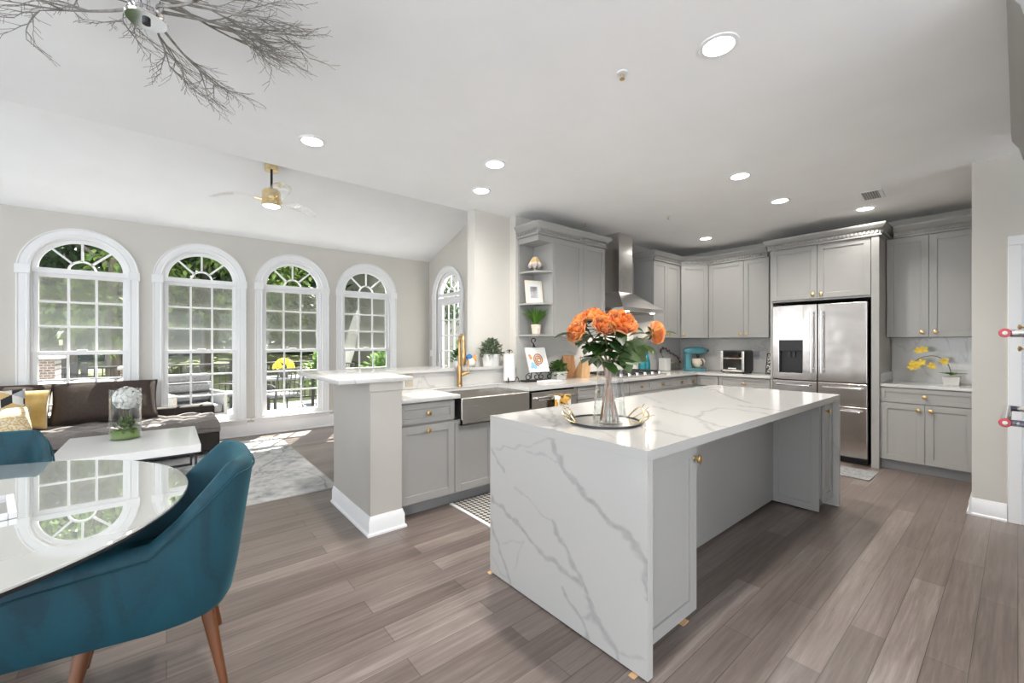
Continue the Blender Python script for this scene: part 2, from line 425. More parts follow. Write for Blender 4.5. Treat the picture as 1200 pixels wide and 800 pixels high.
def sash(mb, hw, z0, z1, cols, rows, d0, d1, st=.042):
    q = lambda x, z, d: (x, d, z)
    def bar(xa, za, xb, zb, e=0.): mb.box((xa, d0 + e, za), (xb, d1 - e, zb), .003)
    bar(-hw, z0, -hw + st, z1); bar(hw - st, z0, hw, z1); bar(-hw + st, z0, hw - st, z0 + st); bar(-hw + st, z1 - st, hw - st, z1)
    iw = 2 * (hw - st); ih = z1 - z0 - 2 * st
    for k in range(1, cols): x = -hw + st + iw * k / cols; bar(x - .011, z0 + st, x + .011, z1 - st, .008)
    for k in range(1, rows): z = z0 + st + ih * k / rows; bar(-hw + st, z - .011, hw - st, z + .011, .009)
WN = ['arched window behind the sofa, with a garden parapet outside', 'arched window behind the sofa end, showing a grey outdoor armchair', 'arched window showing yellow flowers on the patio table', 'arched window next to the corner by the sunroom door']
for k, cx in enumerate(WC):
    t = thing('window_%d' % (k + 1), WN[k], 'window', (cx, WW, 0), kind='structure')
    casing_mesh(ZS, .408, .10, .245).build('casing', WHITE, t)
    j = MB(); lo = arch(0, OH - .001, ZB, ZS); li = arch(0, .395, ZB + .035, ZS - .005, r=.395)
    j.holed(lo, [li], lambda x, z, d: (x, d, z), .03, .135); j.build('frame', WHITE, t, smooth=20)
    fan_light(None, t, .395, 2.185, ZS - .01)
    u = MB(); sash(u, .395, 1.195, 2.14, 3, 3, .075, .115); u.build('upper_sash', WHITE, t)
    l = MB(); sash(l, .395, .28, 1.235, 3, 3, .035, .075); l.build('lower_sash', WHITE, t)
    MB().box((-.37, .093, 1.22), (.37, .096, 2.11)).build('upper_pane', GLASS, t)
    MB().box((-.37, .053, .31), (.37, .056, 1.2)).build('lower_pane', GLASS, t)
    MB().box((-.385, .124, 1.2), (.385, .126, 2.14)).build('insect_screen', SCREEN, t)
    lk = MB().box((-.045, .03, 1.235), (.045, .07, 1.255), .006); lk.build('sash_lock', WHITE, t)
    s = MB().box((-.56, -.055, .225), (.56, .03, .25), .006).box((-.52, -.022, .17), (.52, .0, .225), .005); s.build('sill', WHITE, t)
# sunroom door
d = thing('door_1', 'white glazed door under a half-round light beside the gold faucet', 'door', (GX, DC, 0), rz=-PI / 2, kind='structure')
casing_mesh(2.16, .415, .10, 0).build('casing', WHITE, d)
j = MB(); j.holed(arch(0, DH - .001, 0, 2.16), [arch(0, .40, .01, 2.15, r=.40)], lambda x, z, e: (x, e, z), .03, .135); j.build('frame', WHITE, d, smooth=20)
fan_light(None, d, .40, 2.20, 2.15)
lf = MB(); sash(lf, .398, .02, 2.135, 1, 1, .05, .09, .115); sash(lf, .30, .62, 2.03, 3, 5, .052, .088, .02); lf.box((-.29, .055, .13), (.29, .085, .64), .004); lf.build('door_leaf', WHITE, d)
MB().box((-.28, .068, .64), (.28, .071, 2.02)).build('door_pane', GLASS, d)
h = MB(); h.box((-.365, .025, .98), (-.33, .05, 1.16), .006); h.tube([(-.348, .03, 1.0), (-.348, 0, 1.0), (-.27, -.01, 1.0)], .009); h.build('lever_handle', CHROME, d)
hg = MB()
for z in (.25, 1.1, 1.9): hg.box((.396, .03, z), (.408, .052, z + .1), .003)
hg.build('hinges', DARKMETAL, d)
sw = thing('light_switch', 'white switch plate on the wall next to the glazed sunroom door', 'switch', (GX - .001, 6.97, 1.14), rz=-PI / 2)
MB().box((-.035, -.006, -.057), (.035, 0, .057), .003).build('plate', WHITE, sw); MB().box((-.016, -.010, -.03), (.016, -.005, .03), .002).build('rocker', WHITE, sw)

# ------------------------------------------------------------------ cabinets
def shaker(mb, x0, z0, x1, z1, y=0., t=.02, st=.06, rec=.009):
    """shaker front facing -y: frame and recessed panel"""
    st = min(st, (z1 - z0) * .28, (x1 - x0) * .3)
    yb = y; yf = y - t
    mb.box((x0, yf, z0), (x0 + st, yb, z1), .0025).box((x1 - st, yf, z0), (x1, yb, z1), .0025)
    mb.box((x0 + st - .001, yf, z0), (x1 - st + .001, yb, z0 + st), .0025).box((x0 + st - .001, yf, z1 - st), (x1 - st + .001, yb, z1), .0025)
    mb.box((x0 + st - .002, yf + rec, z0 + st - .002), (x1 - st + .002, yb, z1 - st + .002))
    return mb
def knob(parent, x, z, y=-.02):
    k = MB(); M = Matrix.Translation((x, y, z)) @ Matrix.Rotation(PI / 2, 4, 'X')
    k.lathe([(.010, 0), (.007, .006), (.007, .014), (.017, .019), (.020, .024), (.020, .030), (.014, .033), (.003, .034)], seg=8, M=M)
    return k.build('knob', BRASS, parent)
def cabinet(name, label, loc, rz, w, d, z0, z1, fronts, group=None, toe=0., m=GRAY, cat='cabinet'):
    t = thing(name, label, cat, loc, rz, group)
    b = MB(); b.box((0, 0, z0 + toe), (w, d, z1), .001)
    if toe: b.box((.0, .07, 0), (w, d, toe))
    b.build('body', m, t)
    if toe: MB().box((0, .068, 0), (w, .07, toe - .002)).build('toe_kick', GRAYD, t)
    for f in fronts:
        kind, x0, a, x1, c = f[:5]
        o = shaker(MB(), x0 + .0016, a + .0016, x1 - .0016, c - .0016, -.001).build('drawer' if kind == 'w' else 'door', m, t)
        for kx, kz in f[5:]: knob(o, kx, kz)
    return t
BZ = .884; DR = .735   # carcass top, drawer/door split
# peninsula run
cabinet('base_cabinet', 'gray base cabinet with one drawer over one door beside the half wall', (1.33, 2.95, 0), 0, .485, .56, 0, BZ,
        [('w', 0, DR - .02, .485, BZ - .012, (.24, .79)), ('d', 0, .11, .485, DR - .035, (.24, .655))], 'gray base cabinets', .11)
cabinet('sink_base_cabinet', 'gray base cabinet with two doors under the farmhouse sink', (1.816, 2.95, 0), 0, .80, .56, 0, .70,
        [('d', 0, .11, .40, .69, (.36, .64)), ('d', .40, .11, .80, .69, (.44, .64))], 'gray base cabinets', .11)
# range run
dw = thing('dishwasher', 'stainless steel dishwasher next to the farmhouse sink', 'dishwasher', (2.64, 2.94, 0))
MB().box((0, .03, .02), (.655, .56, BZ), .002).build('body', GAP, dw)
MB().box((.012, -.025, .10), (.648, .03, BZ - .02), .006).build('door', STEELX, dw)
hd = MB(); hd.tube([(.05, -.065, .80), (.61, -.065, .80)], .011); hd.tube([(.09, -.02, .80), (.09, -.065, .80)], .008); hd.tube([(.57, -.02, .80), (.57, -.065, .80)], .008); hd.build('handle', CHROME, dw)
RUN = [(3.31, 3.97, 'left of the glass vase, next to the dishwasher'), (3.985, 4.22, ''), (4.23, 4.70, ''), (4.70, 5.185, ''), (5.19, 5.64, '')]
NM = ['gray base cabinet with a top drawer right beside the dishwasher', 'narrow gray base cabinet seen behind the glass vase', 'gray base cabinet under the near half of the cooktop', 'gray base cabinet under the far half of the cooktop', 'gray base cabinet between the cooktop and the corner']
for (x0, x1, _), lb in zip(RUN, NM):
    w_ = x1 - x0; nar = w_ < .3
    fr = [('w', 0, DR, w_, BZ - .012, *([] if nar else [(w_ / 2, .80)]))]
    fr += [('d', 0, .11, w_, DR - .005)] if nar else [('w', 0, .42, w_, DR - .005, (w_ / 2, .58)), ('w', 0, .11, w_, .415, (w_ / 2, .26))]
    cabinet('base_cabinet', lb, (x0, 2.95, 0), 0, w_ - .002, .57, 0, BZ, fr, 'gray base cabinets', .11)
t = cabinet('corner_base_cabinet', 'gray corner base cabinet below the stand mixer', (5.642, 2.95, 0), 0, .206, .57, 0, BZ, [('w', 0, DR, .206, BZ - .012, (.10, .80)), ('d', 0, .11, .206, DR - .005)], 'gray base cabinets', .11)
b = MB().box((.206, 0, .11), (.84, .57, BZ - .001)); b.box((.225, -.335, .11), (.84, 0, BZ - .001)); b.build('corner_body', GRAY, t)
fo = shaker(MB(), .0, DR, .30, BZ - .012, 0).build('drawer', GRAY, t); fo.location = (.226, -.02, 0); fo.rotation_euler = (0, 0, -PI / 2)
cabinet('base_cabinet', 'gray base cabinet with wide drawer between the corner and the refrigerator', (5.868, 2.612, 0), -PI / 2, .625, .6, 0, BZ,
        [('w', 0, DR, .625, BZ - .012, (.32, .80)), ('d', 0, .11, .312, DR - .005, (.28, .68)), ('d', .312, .11, .625, DR - .005, (.345, .68))], 'gray base cabinets', .11)
cabinet('base_cabinet', 'light gray base cabinet with two doors below the yellow orchid', (5.87, .938, 0), -PI / 2, .69, .6, 0, .875,
        [('w', 0, DR - .02, .69, .865, (.345, .79)), ('d', 0, .11, .345, DR - .025, (.30, .655)), ('d', .345, .11, .69, DR - .025, (.39, .655))], 'gray base cabinets', .11)
# uppers
UZ0, UZ1 = 1.405, 2.475
cabinet('wall_cabinet', 'gray wall cabinet with two doors between the open shelves and the range hood', (3.233, 3.22, 0), 0, .88, .31, UZ0, UZ1,
        [('d', 0, UZ0, .475, UZ1), ('d', .475, UZ0, .88, UZ1)], 'gray wall cabinets')
sh = thing('open_shelf_unit', 'gray open end shelf unit holding a photo frame and potted grass', 'shelf unit', (3.0, 3.22, 0))
b = MB(); b.box((.213, -.02, UZ0), (.232, .309, UZ1), .001).box((0, .285, UZ0), (.213, .309, UZ1), .001)
b.box((0, -.02, UZ1 - .06), (.213, .285, UZ1), .002); b.build('body', GRAY, sh)
def shelf(z, th=.018, big=False):
    o = [(.213, .285), (.0, .285)] + ([(0, 0), (0, -.02), (.213, -.02)] if big else [(0, .2), (.012, .14), (.05, .06), (.11, .01), (.17, -.012), (.213, -.015)])
    MB().prism(o, lambda x, y, d: (x, y, d), z - th, z).build('shelf', GRAY, sh)
shelf(UZ0 + .02, .02, True); shelf(1.765); shelf(2.11)
cabinet('wall_cabinet', 'gray wall cabinet with two narrow doors between the range hood and the corner', (5.18, 3.22, 0), 0, .70, .31, UZ0, UZ1,
        [('d', 0, UZ0, .35, UZ1, (.31, UZ0 + .055)), ('d', .35, UZ0, .70, UZ1, (.39, UZ0 + .055))], 'gray wall cabinets')
t = thing('corner_wall_cabinet', 'gray corner wall cabinet with an angled door above the stand mixer', 'cabinet', (5.885, 3.20, 0), -PI / 4, 'gray wall cabinets')
b = MB(); cs = math.sqrt(.5)
def loc45(x, y): dx, dy = x - 5.885, y - 3.20; return (cs * (dx - dy), cs * (dx + dy))
b.prism([loc45(*p) for p in [(5.885, 3.215), (6.175, 2.92), (FX - .002, 2.92), (FX - .002, HW - .002), (5.885, HW - .002)]], lambda x, y, d: (x, y, d), UZ0, UZ1); b.build('body', GRAY, t)
dd = shaker(MB(), .012, UZ0 + .002, .395, UZ1 - .002, 0).build('door', GRAY, t); knob(dd, .045, UZ0 + .055)
cabinet('wall_cabinet', 'gray wall cabinet with two wide doors above the air fryer oven', (6.18, 2.905, 0), -PI / 2, .80, .305, UZ0, UZ1,
        [('d', 0, UZ0, .483, UZ1, (.445, UZ0 + .055)), ('d', .483, UZ0, .80, UZ1, (.525, UZ0 + .055))], 'gray wall cabinets')
cabinet('wall_cabinet', 'gray wall cabinet with two doors above the yellow orchid', (6.18, .930, 0), -PI / 2, .69, .305, 1.395, UZ1,
        [('d', 0, 1.395, .335, UZ1, (.285, 1.45)), ('d', .335, 1.395, .69, UZ1, (.385, 1.45))], 'gray wall cabinets')
# refrigerator surround
t = cabinet('refrigerator_surround', 'gray cabinet and end panels framing the stainless refrigerator', (5.84, 1.98, 0), -PI / 2, 1.04, .64, 1.83, UZ1,
            [('d', .02, 1.85, .495, UZ1, (.455, 1.90)), ('d', .495, 1.85, .975, UZ1, (.535, 1.90))], 'gray wall cabinets')
MB().box((.002, -.004, .001), (.030, .638, 1.829), .002).build('end_panel', GRAY, t); MB().box((.98, -.03, .001), (1.045, .64, UZ1 - .002), .002).build('end_panel', GRAY, t)
MB().box((.032, .30, 1.79), (.975, .64, 1.8295)).build('gap_shadow_panel', GAP, t)
# crown mouldings
CP = [(-.01, 0), (.020, 0), (.020, .014), (.009, .022), (.009, .058), (.022, .064), (.034, .082), (.052, .104), (.058, .112), (.058, .128), (-.01, .128)]
def crown(name, label, path, z0, dent=True):
    P = [Vector((x, y)) for x, y in path]; N = len(P)
    def nrm(a, b): d_ = (b - a).normalized(); return Vector((d_.y, -d_.x))
    loops = []
    for i in range(N):
        n1 = nrm(P[max(i - 1, 0)], P[max(i, 1)]) if i > 0 else nrm(P[0], P[1]); n2 = nrm(P[i], P[i + 1]) if i < N - 1 else n1
        mv = (n1 + n2) / (1 + n1.dot(n2)); loops.append([(P[i].x + mv.x * o, P[i].y + mv.y * o, z0 + z) for o, z in CP])
    t = thing(name, label, 'crown moulding', (*path[0], z0), group='cabinet crown mouldings')
    c = MB(); c.loft(loops); o = c.build('moulding', GRAY, t); o.matrix_parent_inverse = Matrix.Translation((-path[0][0], -path[0][1], -z0))
    dt = MB()
    for a, b_ in zip(P, P[1:]):
        L_ = (b_ - a).length; n_ = nrm(a, b_); d_ = (b_ - a) / L_; k = max(1, int(L_ / .034))
        for i in range(k):
            c0 = a + d_ * (L_ * (i + .5) / k)
            M = Matrix.Translation((c0.x, c0.y, z0)) @ Matrix.Rotation(math.atan2(d_.y, d_.x), 4, 'Z')
            dt.box((-.0095, -.025, .030), (.0095, -.006, .056), M=M)
    o = dt.build('dentil_band', GRAY, t, smooth=0); o.matrix_parent_inverse = Matrix.Translation((-path[0][0], -path[0][1], -z0)); o['kind'] = 'stuff'
    return t
crown('crown_moulding', 'gray dentil crown above the open shelves', [(3.0, HW - .004), (3.0, 3.198), (4.115, 3.198), (4.115, HW - .004)], UZ1 + .001)
crown('crown_moulding', 'gray dentil crown running over the corner wall cabinets', [(5.178, HW - .004), (5.178, 3.198), (5.885, 3.198), (6.158, 2.915), (6.158, 2.12)], UZ1 + .001)
crown('crown_moulding', 'gray dentil crown above the refrigerator', [(FX - .004, 1.982), (5.818, 1.982), (5.818, .933), (FX - .004, .933)], UZ1 + .001)
crown('crown_moulding', 'gray dentil crown above the cabinet over the orchid', [(6.158, .868), (6.158, .235)], UZ1 + .001)
# ------------------------------------------------------------------ half wall, bar top, counters
CZ = .914; CB = .884; LZ = 1.09
t = thing('half_wall', 'short greige half wall carrying the raised bar beside the sink cabinets', 'half wall', (1.09, 2.86, 0))
def kw(o, par):
    """keep a mesh built in world coordinates in place under its thing"""
    o.parent = par; o.matrix_parent_inverse = (Matrix.Translation(par.location) @ Matrix.Rotation(par.rotation_euler.z, 4, 'Z')).inverted(); return o
b = MB().box((1.09, 2.86, 0), (1.322, 3.68, LZ - .0305)).box((1.322, 3.54, 0), (2.497, 3.68, LZ - .0305)); kw(b.build('body', COLUMN, None), t)
b = MB().box((1.082, 2.852, LZ - .095), (1.328, 3.69, LZ - .031), .003); kw(b.build('frieze_board', COLUMN, None), t)
b = MB(); pr = [(0, 0), (.028, 0), (.028, .014), (.016, .02), (.016, .098), (.008, .118), (.005, .13), (0, .13)]
PA = [(Vector((1.09, 3.68)), Vector((-1, 0))), (Vector((1.09, 2.86)), Vector((-1, -1))), (Vector((1.322, 2.86)), Vector((1, -1))), (Vector((1.322, 2.93)), Vector((1, 0)))]
b.loft([[(p.x + n.x * o, p.y + n.y * o, z) for o, z in pr] for p, n in PA]); kw(b.build('baseboard', WHITE, None), t)
t = thing('bar_top', 'white quartz raised bar top on the half wall', 'bar top', (1.09, 2.83, LZ))
b = MB(); b.prism([(.865, 2.83), (1.40, 2.83), (1.40, 3.50), (2.96, 3.50), (2.96, LW - .002), (2.497, LW - .002), (2.497, 3.92), (.865, 3.92)], lambda x, y, d: (x, y, d), LZ - .03, LZ)
bmesh.ops.bevel(b.bm, geom=list(b.bm.edges), offset=.003, segments=2, affect='EDGES', profile=.5); kw(b.build('slab', QUARTZ, None), t)
SX0, SX1, SY = 1.85, 2.60, 3.38
t = thing('countertop', 'white quartz perimeter countertop around the sink, cooktop and corner', 'countertop', (1.33, 2.9, CZ))
b = MB(); b.prism([(1.33, 2.90), (SX0, 2.90), (SX0, SY), (SX1, SY), (SX1, 2.90), (5.82, 2.90), (5.82, 1.975), (FX - .012, 1.975), (FX - .012, HW - .012), (2.965, HW - .012), (2.965, 3.525), (1.33, 3.525)], lambda x, y, d: (x, y, d), CB, CZ)
bmesh.ops.bevel(b.bm, geom=list(b.bm.edges), offset=.002, segments=2, affect='EDGES', profile=.5); kw(b.build('slab', QUARTZ, None), t)
t = thing('backsplash', 'white quartz backsplash behind the cooktop, below the wall cabinets', 'backsplash', (2.975, HW, CZ))
b = MB().box((2.965, HW - .012, CZ + .0005), (FX - .012, HW - .001, UZ0 - .0005)); kw(b.build('slab', QUARTZ, None), t)
t = thing('backsplash', 'white quartz slab rising to the ceiling behind the range hood', 'backsplash', (4.115, HW, UZ0))
b = MB().box((4.118, HW - .011, UZ0), (5.176, HW - .001, CH - .002)); kw(b.build('slab', QUARTZ, None), t)
t = thing('backsplash', 'white quartz backsplash behind the air fryer oven', 'backsplash', (FX - .012, 1.975, CZ))
b = MB().box((FX - .012, 1.975, CZ + .0005), (FX - .001, HW - .0125, UZ0 - .0005)); kw(b.build('slab', QUARTZ, None), t)
t = thing('backsplash', 'low white quartz backsplash under the raised bar behind the faucet', 'backsplash', (1.33, 3.54, CZ))
b = MB().box((1.328, 3.526, CZ + .0005), (2.965, 3.539, LZ - .031)); kw(b.build('slab', QUARTZ, None), t)
t = thing('countertop', 'white quartz countertop below the yellow orchid', 'countertop', (5.84, .94, .905))
b = MB().box((5.84, .24, .875), (FX - .001, .938, .905), .002).box((5.90, .926, .905), (FX - .001, .938, 1.005), .002); kw(b.build('slab', QUARTZ, None), t)
b = MB().box((FX - .013, .24, .9055), (FX - .001, .925, 1.394)); kw(b.build('backsplash', QUARTZ, None), t)
def outlet(label, loc, rz, c, grp='outlets on the backsplash'):
    t = thing('wall_outlet', label, 'outlet', loc, rz, grp)
    MB().box((-.038, -.006, -.06), (.038, 0, .06), .003).build('plate', c, t)
    MB().box((-.017, -.008, .008), (.017, -.005, .036), .003).box((-.017, -.008, -.036), (.017, -.005, -.008), .003).build('socket', c, t)
GRAYPL = mat('gray_plastic', (.33, .34, .36), .4); TAUPE = mat('taupe_outlet', (.42, .36, .29), .5)
outlet('gray outlet on the backsplash behind the white canister', (5.74, HW - .0125, 1.14), 0, GRAYPL)
outlet('gray outlet on the backsplash between the air fryer and the refrigerator', (FX - .0125, 2.368, 1.16), -PI / 2, GRAYPL)
outlet('brown outlet plate below the raised bar', (1.70, 3.5255, 1.0), 0, TAUPE)

# sink
t = thing('farmhouse_sink', 'stainless steel farmhouse sink with apron front set in white quartz', 'sink', (SX0, 2.88, .70))
b = MB(); b.box((SX0 + .003, 2.885, .705), (SX1 - .003, 2.90, .882), .008, seg=3)
for a, c in (((SX0 + .003, 2.895, .66), (SX0 + .018, SY - .001, .882)), ((SX1 - .018, 2.895, .66), (SX1 - .003, SY - .001, .882)), ((SX0 + .003, SY - .016, .66), (SX1 - .003, SY - .001, .882)), ((SX0 + .003, 2.895, .655), (SX1 - .003, SY - .001, .668)), ((SX0 + .003, 2.895, .66), (SX1 - .003, 2.907, .882))): b.box(a, c)
kw(b.build('basin', STEELX, None), t)
b = MB().lathe([(.045, 0), (.045, .004), (.03, .002)], (2.2, 3.15, .668), 20); kw(b.build('drain', CHROME, None), t)
f = thing('faucet', 'tall brushed gold gooseneck faucet behind the sink', 'faucet', (2.199, 3.46, CZ))
MB().lathe([(.03, 0), (.03, .008), (.026, .012), (.026, .20), (.018, .206)], seg=20).build('base', BRONZE, f)
pts = [(0, 0, .2), (0, 0, .42)] + [(-.0 + 0, -.075 + .075 * math.cos(a), .42 + .075 * math.sin(a)) for a in [PI * i / 10 for i in range(1, 11)]] + [(0, -.15, .36), (0, -.15, .33)]
pts = [(p[1] * .30, p[1] * .95, p[2]) for p in pts]
MB().tube(pts, .0155, 12).build('spout', BRONZE, f)
e = pts[-1]; MB().lathe([(.017, 0), (.022, .01), (.022, .12), (.017, .14)], (e[0], e[1], e[2] - .12), 16).build('spray_head', BRONZE, f)
h = MB(); h.tube([(.0, 0, .10), (.075, -.05, .135)], .016, 12); h.tube([(.066, -.044, .13), (.072, -.048, .27)], [.009, .006], 10); h.build('handle', BRONZE, f)
# cooktop
t = thing('cooktop', 'gas cooktop with black grates and a row of steel knobs', 'cooktop', (4.04, 2.94, CZ))
MB().box((0, 0, .0005), (1.03, .52, .022), .006).build('tray', STEELX, t)
for gx in (.015, .352, .689):
    g = MB()
    for xx in (0, .16, .315): g.box((gx + xx, .11, .03), (gx + xx + .012, .50, .055), .003)
    for yy in (.11, .21, .30, .39, .49): g.box((gx, yy, .03), (gx + .327, yy + .012, .055), .003)
    for xx in (0, .315):
        for yy in (.11, .49): g.box((gx + xx, yy, .02), (gx + xx + .012, yy + .012, .04))
    g.build('grate', IRON, t)
    for yy in (.205, .395): MB().lathe([(.045, 0), (.045, .012), (.03, .016)], (gx + .165, yy, .021), 20).build('burner', IRON, t)
for k in range(6):
    MB().lathe([(.028, 0), (.024, .03), (.021, .032)], (.10 + .166 * k, .05, .021), 18).build('knob', CHROME, t)
# hood
t = thing('range_hood', 'stainless steel chimney range hood above the cooktop', 'hood', (4.62, HW - .012, 1.72))
y1 = -.001
MB().box((-.19, -.29, .24), (.10, y1, CH - 1.722), .002).build('chimney', STEEL, t)
b = MB(); b.loft([[(-.44, -.53, .045), (.44, -.53, .045), (.44, y1, .045), (-.44, y1, .045)], [(-.19, -.29, .262), (.10, -.29, .262), (.10, y1, .262), (-.19, y1, .262)]]); b.build('canopy', STEELX, t, smooth=20)
MB().box((-.44, -.53, 0), (.44, y1, .044), .003).build('rim', STEELX, t)
MB().box((-.36, -.46, -.006), (.36, -.06, .0)).build('filter', DARKMETAL, t)
LAMPW = glow('warm_lamp', (1, .85, .65), 8)
for sx in (-.28, .28):
    hl = light('hood_lamp', 'AREA', (sx, -.40, -.02), 2.5, (1, .92, .80), shape='DISK', size=.05, spread=R(160)); hl.parent = t
    MB().lathe([(.03, 0), (.03, .006)], (sx, -.47, -.008), 16).build('hood_light', LAMPW, t)

# ------------------------------------------------------------------ refrigerator
FS = steel_mat('refrigerator_steel', (.52, .48, .455), .2)
t = thing('refrigerator', 'stainless steel french door refrigerator with a black water dispenser', 'refrigerator', (5.80, 1.944, 0), -PI / 2)
MB().box((.004, .06, .05), (.912, .68, 1.775), .004).build('body', DARKMETAL, t)
MB().box((.01, .07, .0), (.905, .66, .05)).build('base_grille', BLACK, t)
def fdoor(nm, x0, z0, x1, z1):
    b = MB(); b.box((x0, 0, z0), (x1, .058, z1), .010, seg=3); return b.build(nm, FS, t)
b = MB(); dx0, dx1, dz0, dz1 = .075, .318, .975, 1.365
b.box((0, 0, .893), (dx0, .058, 1.785), .008).box((dx1, 0, .893), (.461, .058, 1.785), .008).box((dx0 - .01, .001, .893), (dx1 + .01, .057, dz0), .003).box((dx0 - .01, .001, dz1), (dx1 + .01, .057, 1.785), .003)
ld = b.build('door', FS, t); rd = fdoor('door', .467, .893, .916, 1.785)
dp = MB(); dp.box((dx0, .045, dz0), (dx1, .057, dz1)).box((dx0, .0, dz0), (dx0 + .01, .05, dz1)).box((dx1 - .01, .0, dz0), (dx1, .05, dz1)).box((dx0, -.002, dz1 - .13), (dx1, .03, dz1), .004).box((dx0, .0, dz0), (dx1, .05, dz0 + .012)); dp = dp.build('dispenser', BLACK, ld)
MB().box((.16, .02, 1.16), (.19, .045, 1.23), .004).box((.21, .02, 1.16), (.24, .045, 1.23), .004).build('dispenser_nozzles', DARKMETAL, dp)
m1 = fdoor('drawer', 0, .640, .461, .886); m2 = fdoor('drawer', .467, .640, .916, .886); m3 = fdoor('freezer_drawer', 0, .075, .916, .633)
def bar(par, p, q, st):
    b = MB(); b.tube([p, q], .011, 10); d = Vector(q) - Vector(p)
    for k in (.06, .94): c = Vector(p) + d * k; b.tube([c, (c.x, 0, c.z)], .008, 8)
    return b.build('handle', CHROME, par)
bar(ld, (.418, -.06, .99), (.418, -.06, 1.70), 0); bar(rd, (.515, -.06, .99), (.515, -.06, 1.70), 0)
bar(m1, (.06, -.055, .835), (.40, -.055, .835), 0); bar(m2, (.53, -.055, .835), (.87, -.055, .835), 0); bar(m3, (.08, -.055, .585), (.86, -.055, .585), 0)

# ------------------------------------------------------------------ island
IX0, IX1, IY0, IY1 = 1.455, 4.24, .925, 1.96
def veinfield(lines):
    S = [];
    for w, st, P in lines:
        P = np.array(P, float)
        for a, b in zip(P, P[1:]): S.append((a, b, w, st))
    def f(co, ax):
        p = co[:, ax].astype(float)
        # small wander so the veins are not ruled lines
        p = p + .008 * np.stack([np.sin(p[:, 1] * 41 + 2 * np.sin(p[:, 0] * 23)), np.sin(p[:, 0] * 37 + 2 * np.sin(p[:, 1] * 29))], 1)
        mod = .75 + .35 * np.sin(p[:, 0] * 61 + 3 * np.sin(p[:, 1] * 47))
        out = np.zeros(len(p))
        for a, b, w, st in S:
            d = b - a; tt = np.clip(((p - a) @ d) / (d @ d + 1e-12), 0, 1); dist = np.hypot(*(p - a - tt[:, None] * d).T)
            out = np.maximum(out, st * np.clip(1.6 - dist / (w * mod + .002) * 1.1, 0, 1))
        return out
    return f
VWAT = veinfield([(0.016, 1, [(1.454, 0.914), (1.428, 0.806), (1.365, 0.737), (1.27, 0.663), (1.16, 0.601), (1.06, 0.569), (0.986, 0.524), (0.933, 0.468), (0.925, 0.336)]),
    (0.014, 1, [(1.939, 0.436), (1.832, 0.402), (1.7, 0.361), (1.608, 0.312), (1.495, 0.277), (1.365, 0.256), (1.27, 0.235)]),
    (0.015, 1, [(1.281, 0.273), (1.225, 0.195), (1.203, 0.137), (1.15, 0.097), (1.079, 0.045), (1.064, 0.022)]),
    (0.013, 1, [(1.454, 0.453), (1.39, 0.392), (1.328, 0.325), (1.27, 0.261), (1.236, 0.224)]),
    (0.009, 1, [(1.39, 0.162), (1.328, 0.11), (1.27, 0.077), (1.225, 0.006)]),
    (0.012, 0.9, [(1.27, 0.082), (1.192, 0.142)]),
    (0.01, 0.9, [(1.958, 0.296), (1.885, 0.189), (1.832, 0.101), (1.781, 0.016)]),
    (0.004, 0.7, [(1.939, 0.725), (1.669, 0.788), (1.441, 0.869)]),
    (0.004, 0.7, [(1.669, 0.767), (1.536, 0.775), (1.428, 0.765)]),
    (0.009, 0.9, [(1.939, 0.714), (1.885, 0.659), (1.825, 0.618)]),
    (0.0035, 0.6, [(1.732, 0.558), (1.579, 0.5), (1.454, 0.453)]),
    (0.0035, 0.6, [(1.85, 0.202), (1.669, 0.294)]),
    (0.004, 0.7, [(1.07, 0.043), (0.995, 0.073), (0.933, 0.083)]),
    (0.0035, 0.6, [(1.669, 0.29), (1.7, 0.206), (1.739, 0.119)]),
    (0.004, 0.6, [(1.939, 0.102), (1.867, 0.043), (1.798, 0.03)])])
VTOP = veinfield([(0.0256, 1, [(3.815, 1.771), (3.515, 1.535), (3.359, 1.39), (3.159, 1.204)]),
    (0.0112, 0.7, [(4.138, 2.222), (3.815, 1.771)]),
    (0.0224, 1, [(2.977, 1.199), (2.977, 1.103), (2.959, 0.94), (2.987, 0.794)]),
    (0.0144, 0.9, [(2.317, 1.163), (2.558, 1.229), (2.767, 1.23), (2.797, 1.116), (2.756, 0.947), (2.749, 0.771)]),
    (0.0160, 0.9, [(2.508, 1.538), (2.454, 1.444), (2.377, 1.298), (2.329, 1.188), (2.245, 1.088), (2.183, 0.988), (2.179, 0.935)]),
    (0.0112, 0.8, [(2.214, 1.082), (2.037, 0.946)]),
    (0.0176, 0.9, [(1.847, 1.209), (1.817, 1.078), (1.81, 0.988), (1.803, 0.928)]),
    (0.0192, 1, [(1.775, 1.961), (1.642, 1.686), (1.563, 1.529), (1.458, 1.45)]),
    (0.0144, 0.8, [(2.029, 2.084), (1.717, 1.694), (1.564, 1.499)]),
    (0.0096, 0.7, [(2.918, 1.887), (2.687, 1.594)]),
    (0.0096, 0.6, [(1.642, 1.379), (1.553, 1.156), (1.477, 1.036)])])

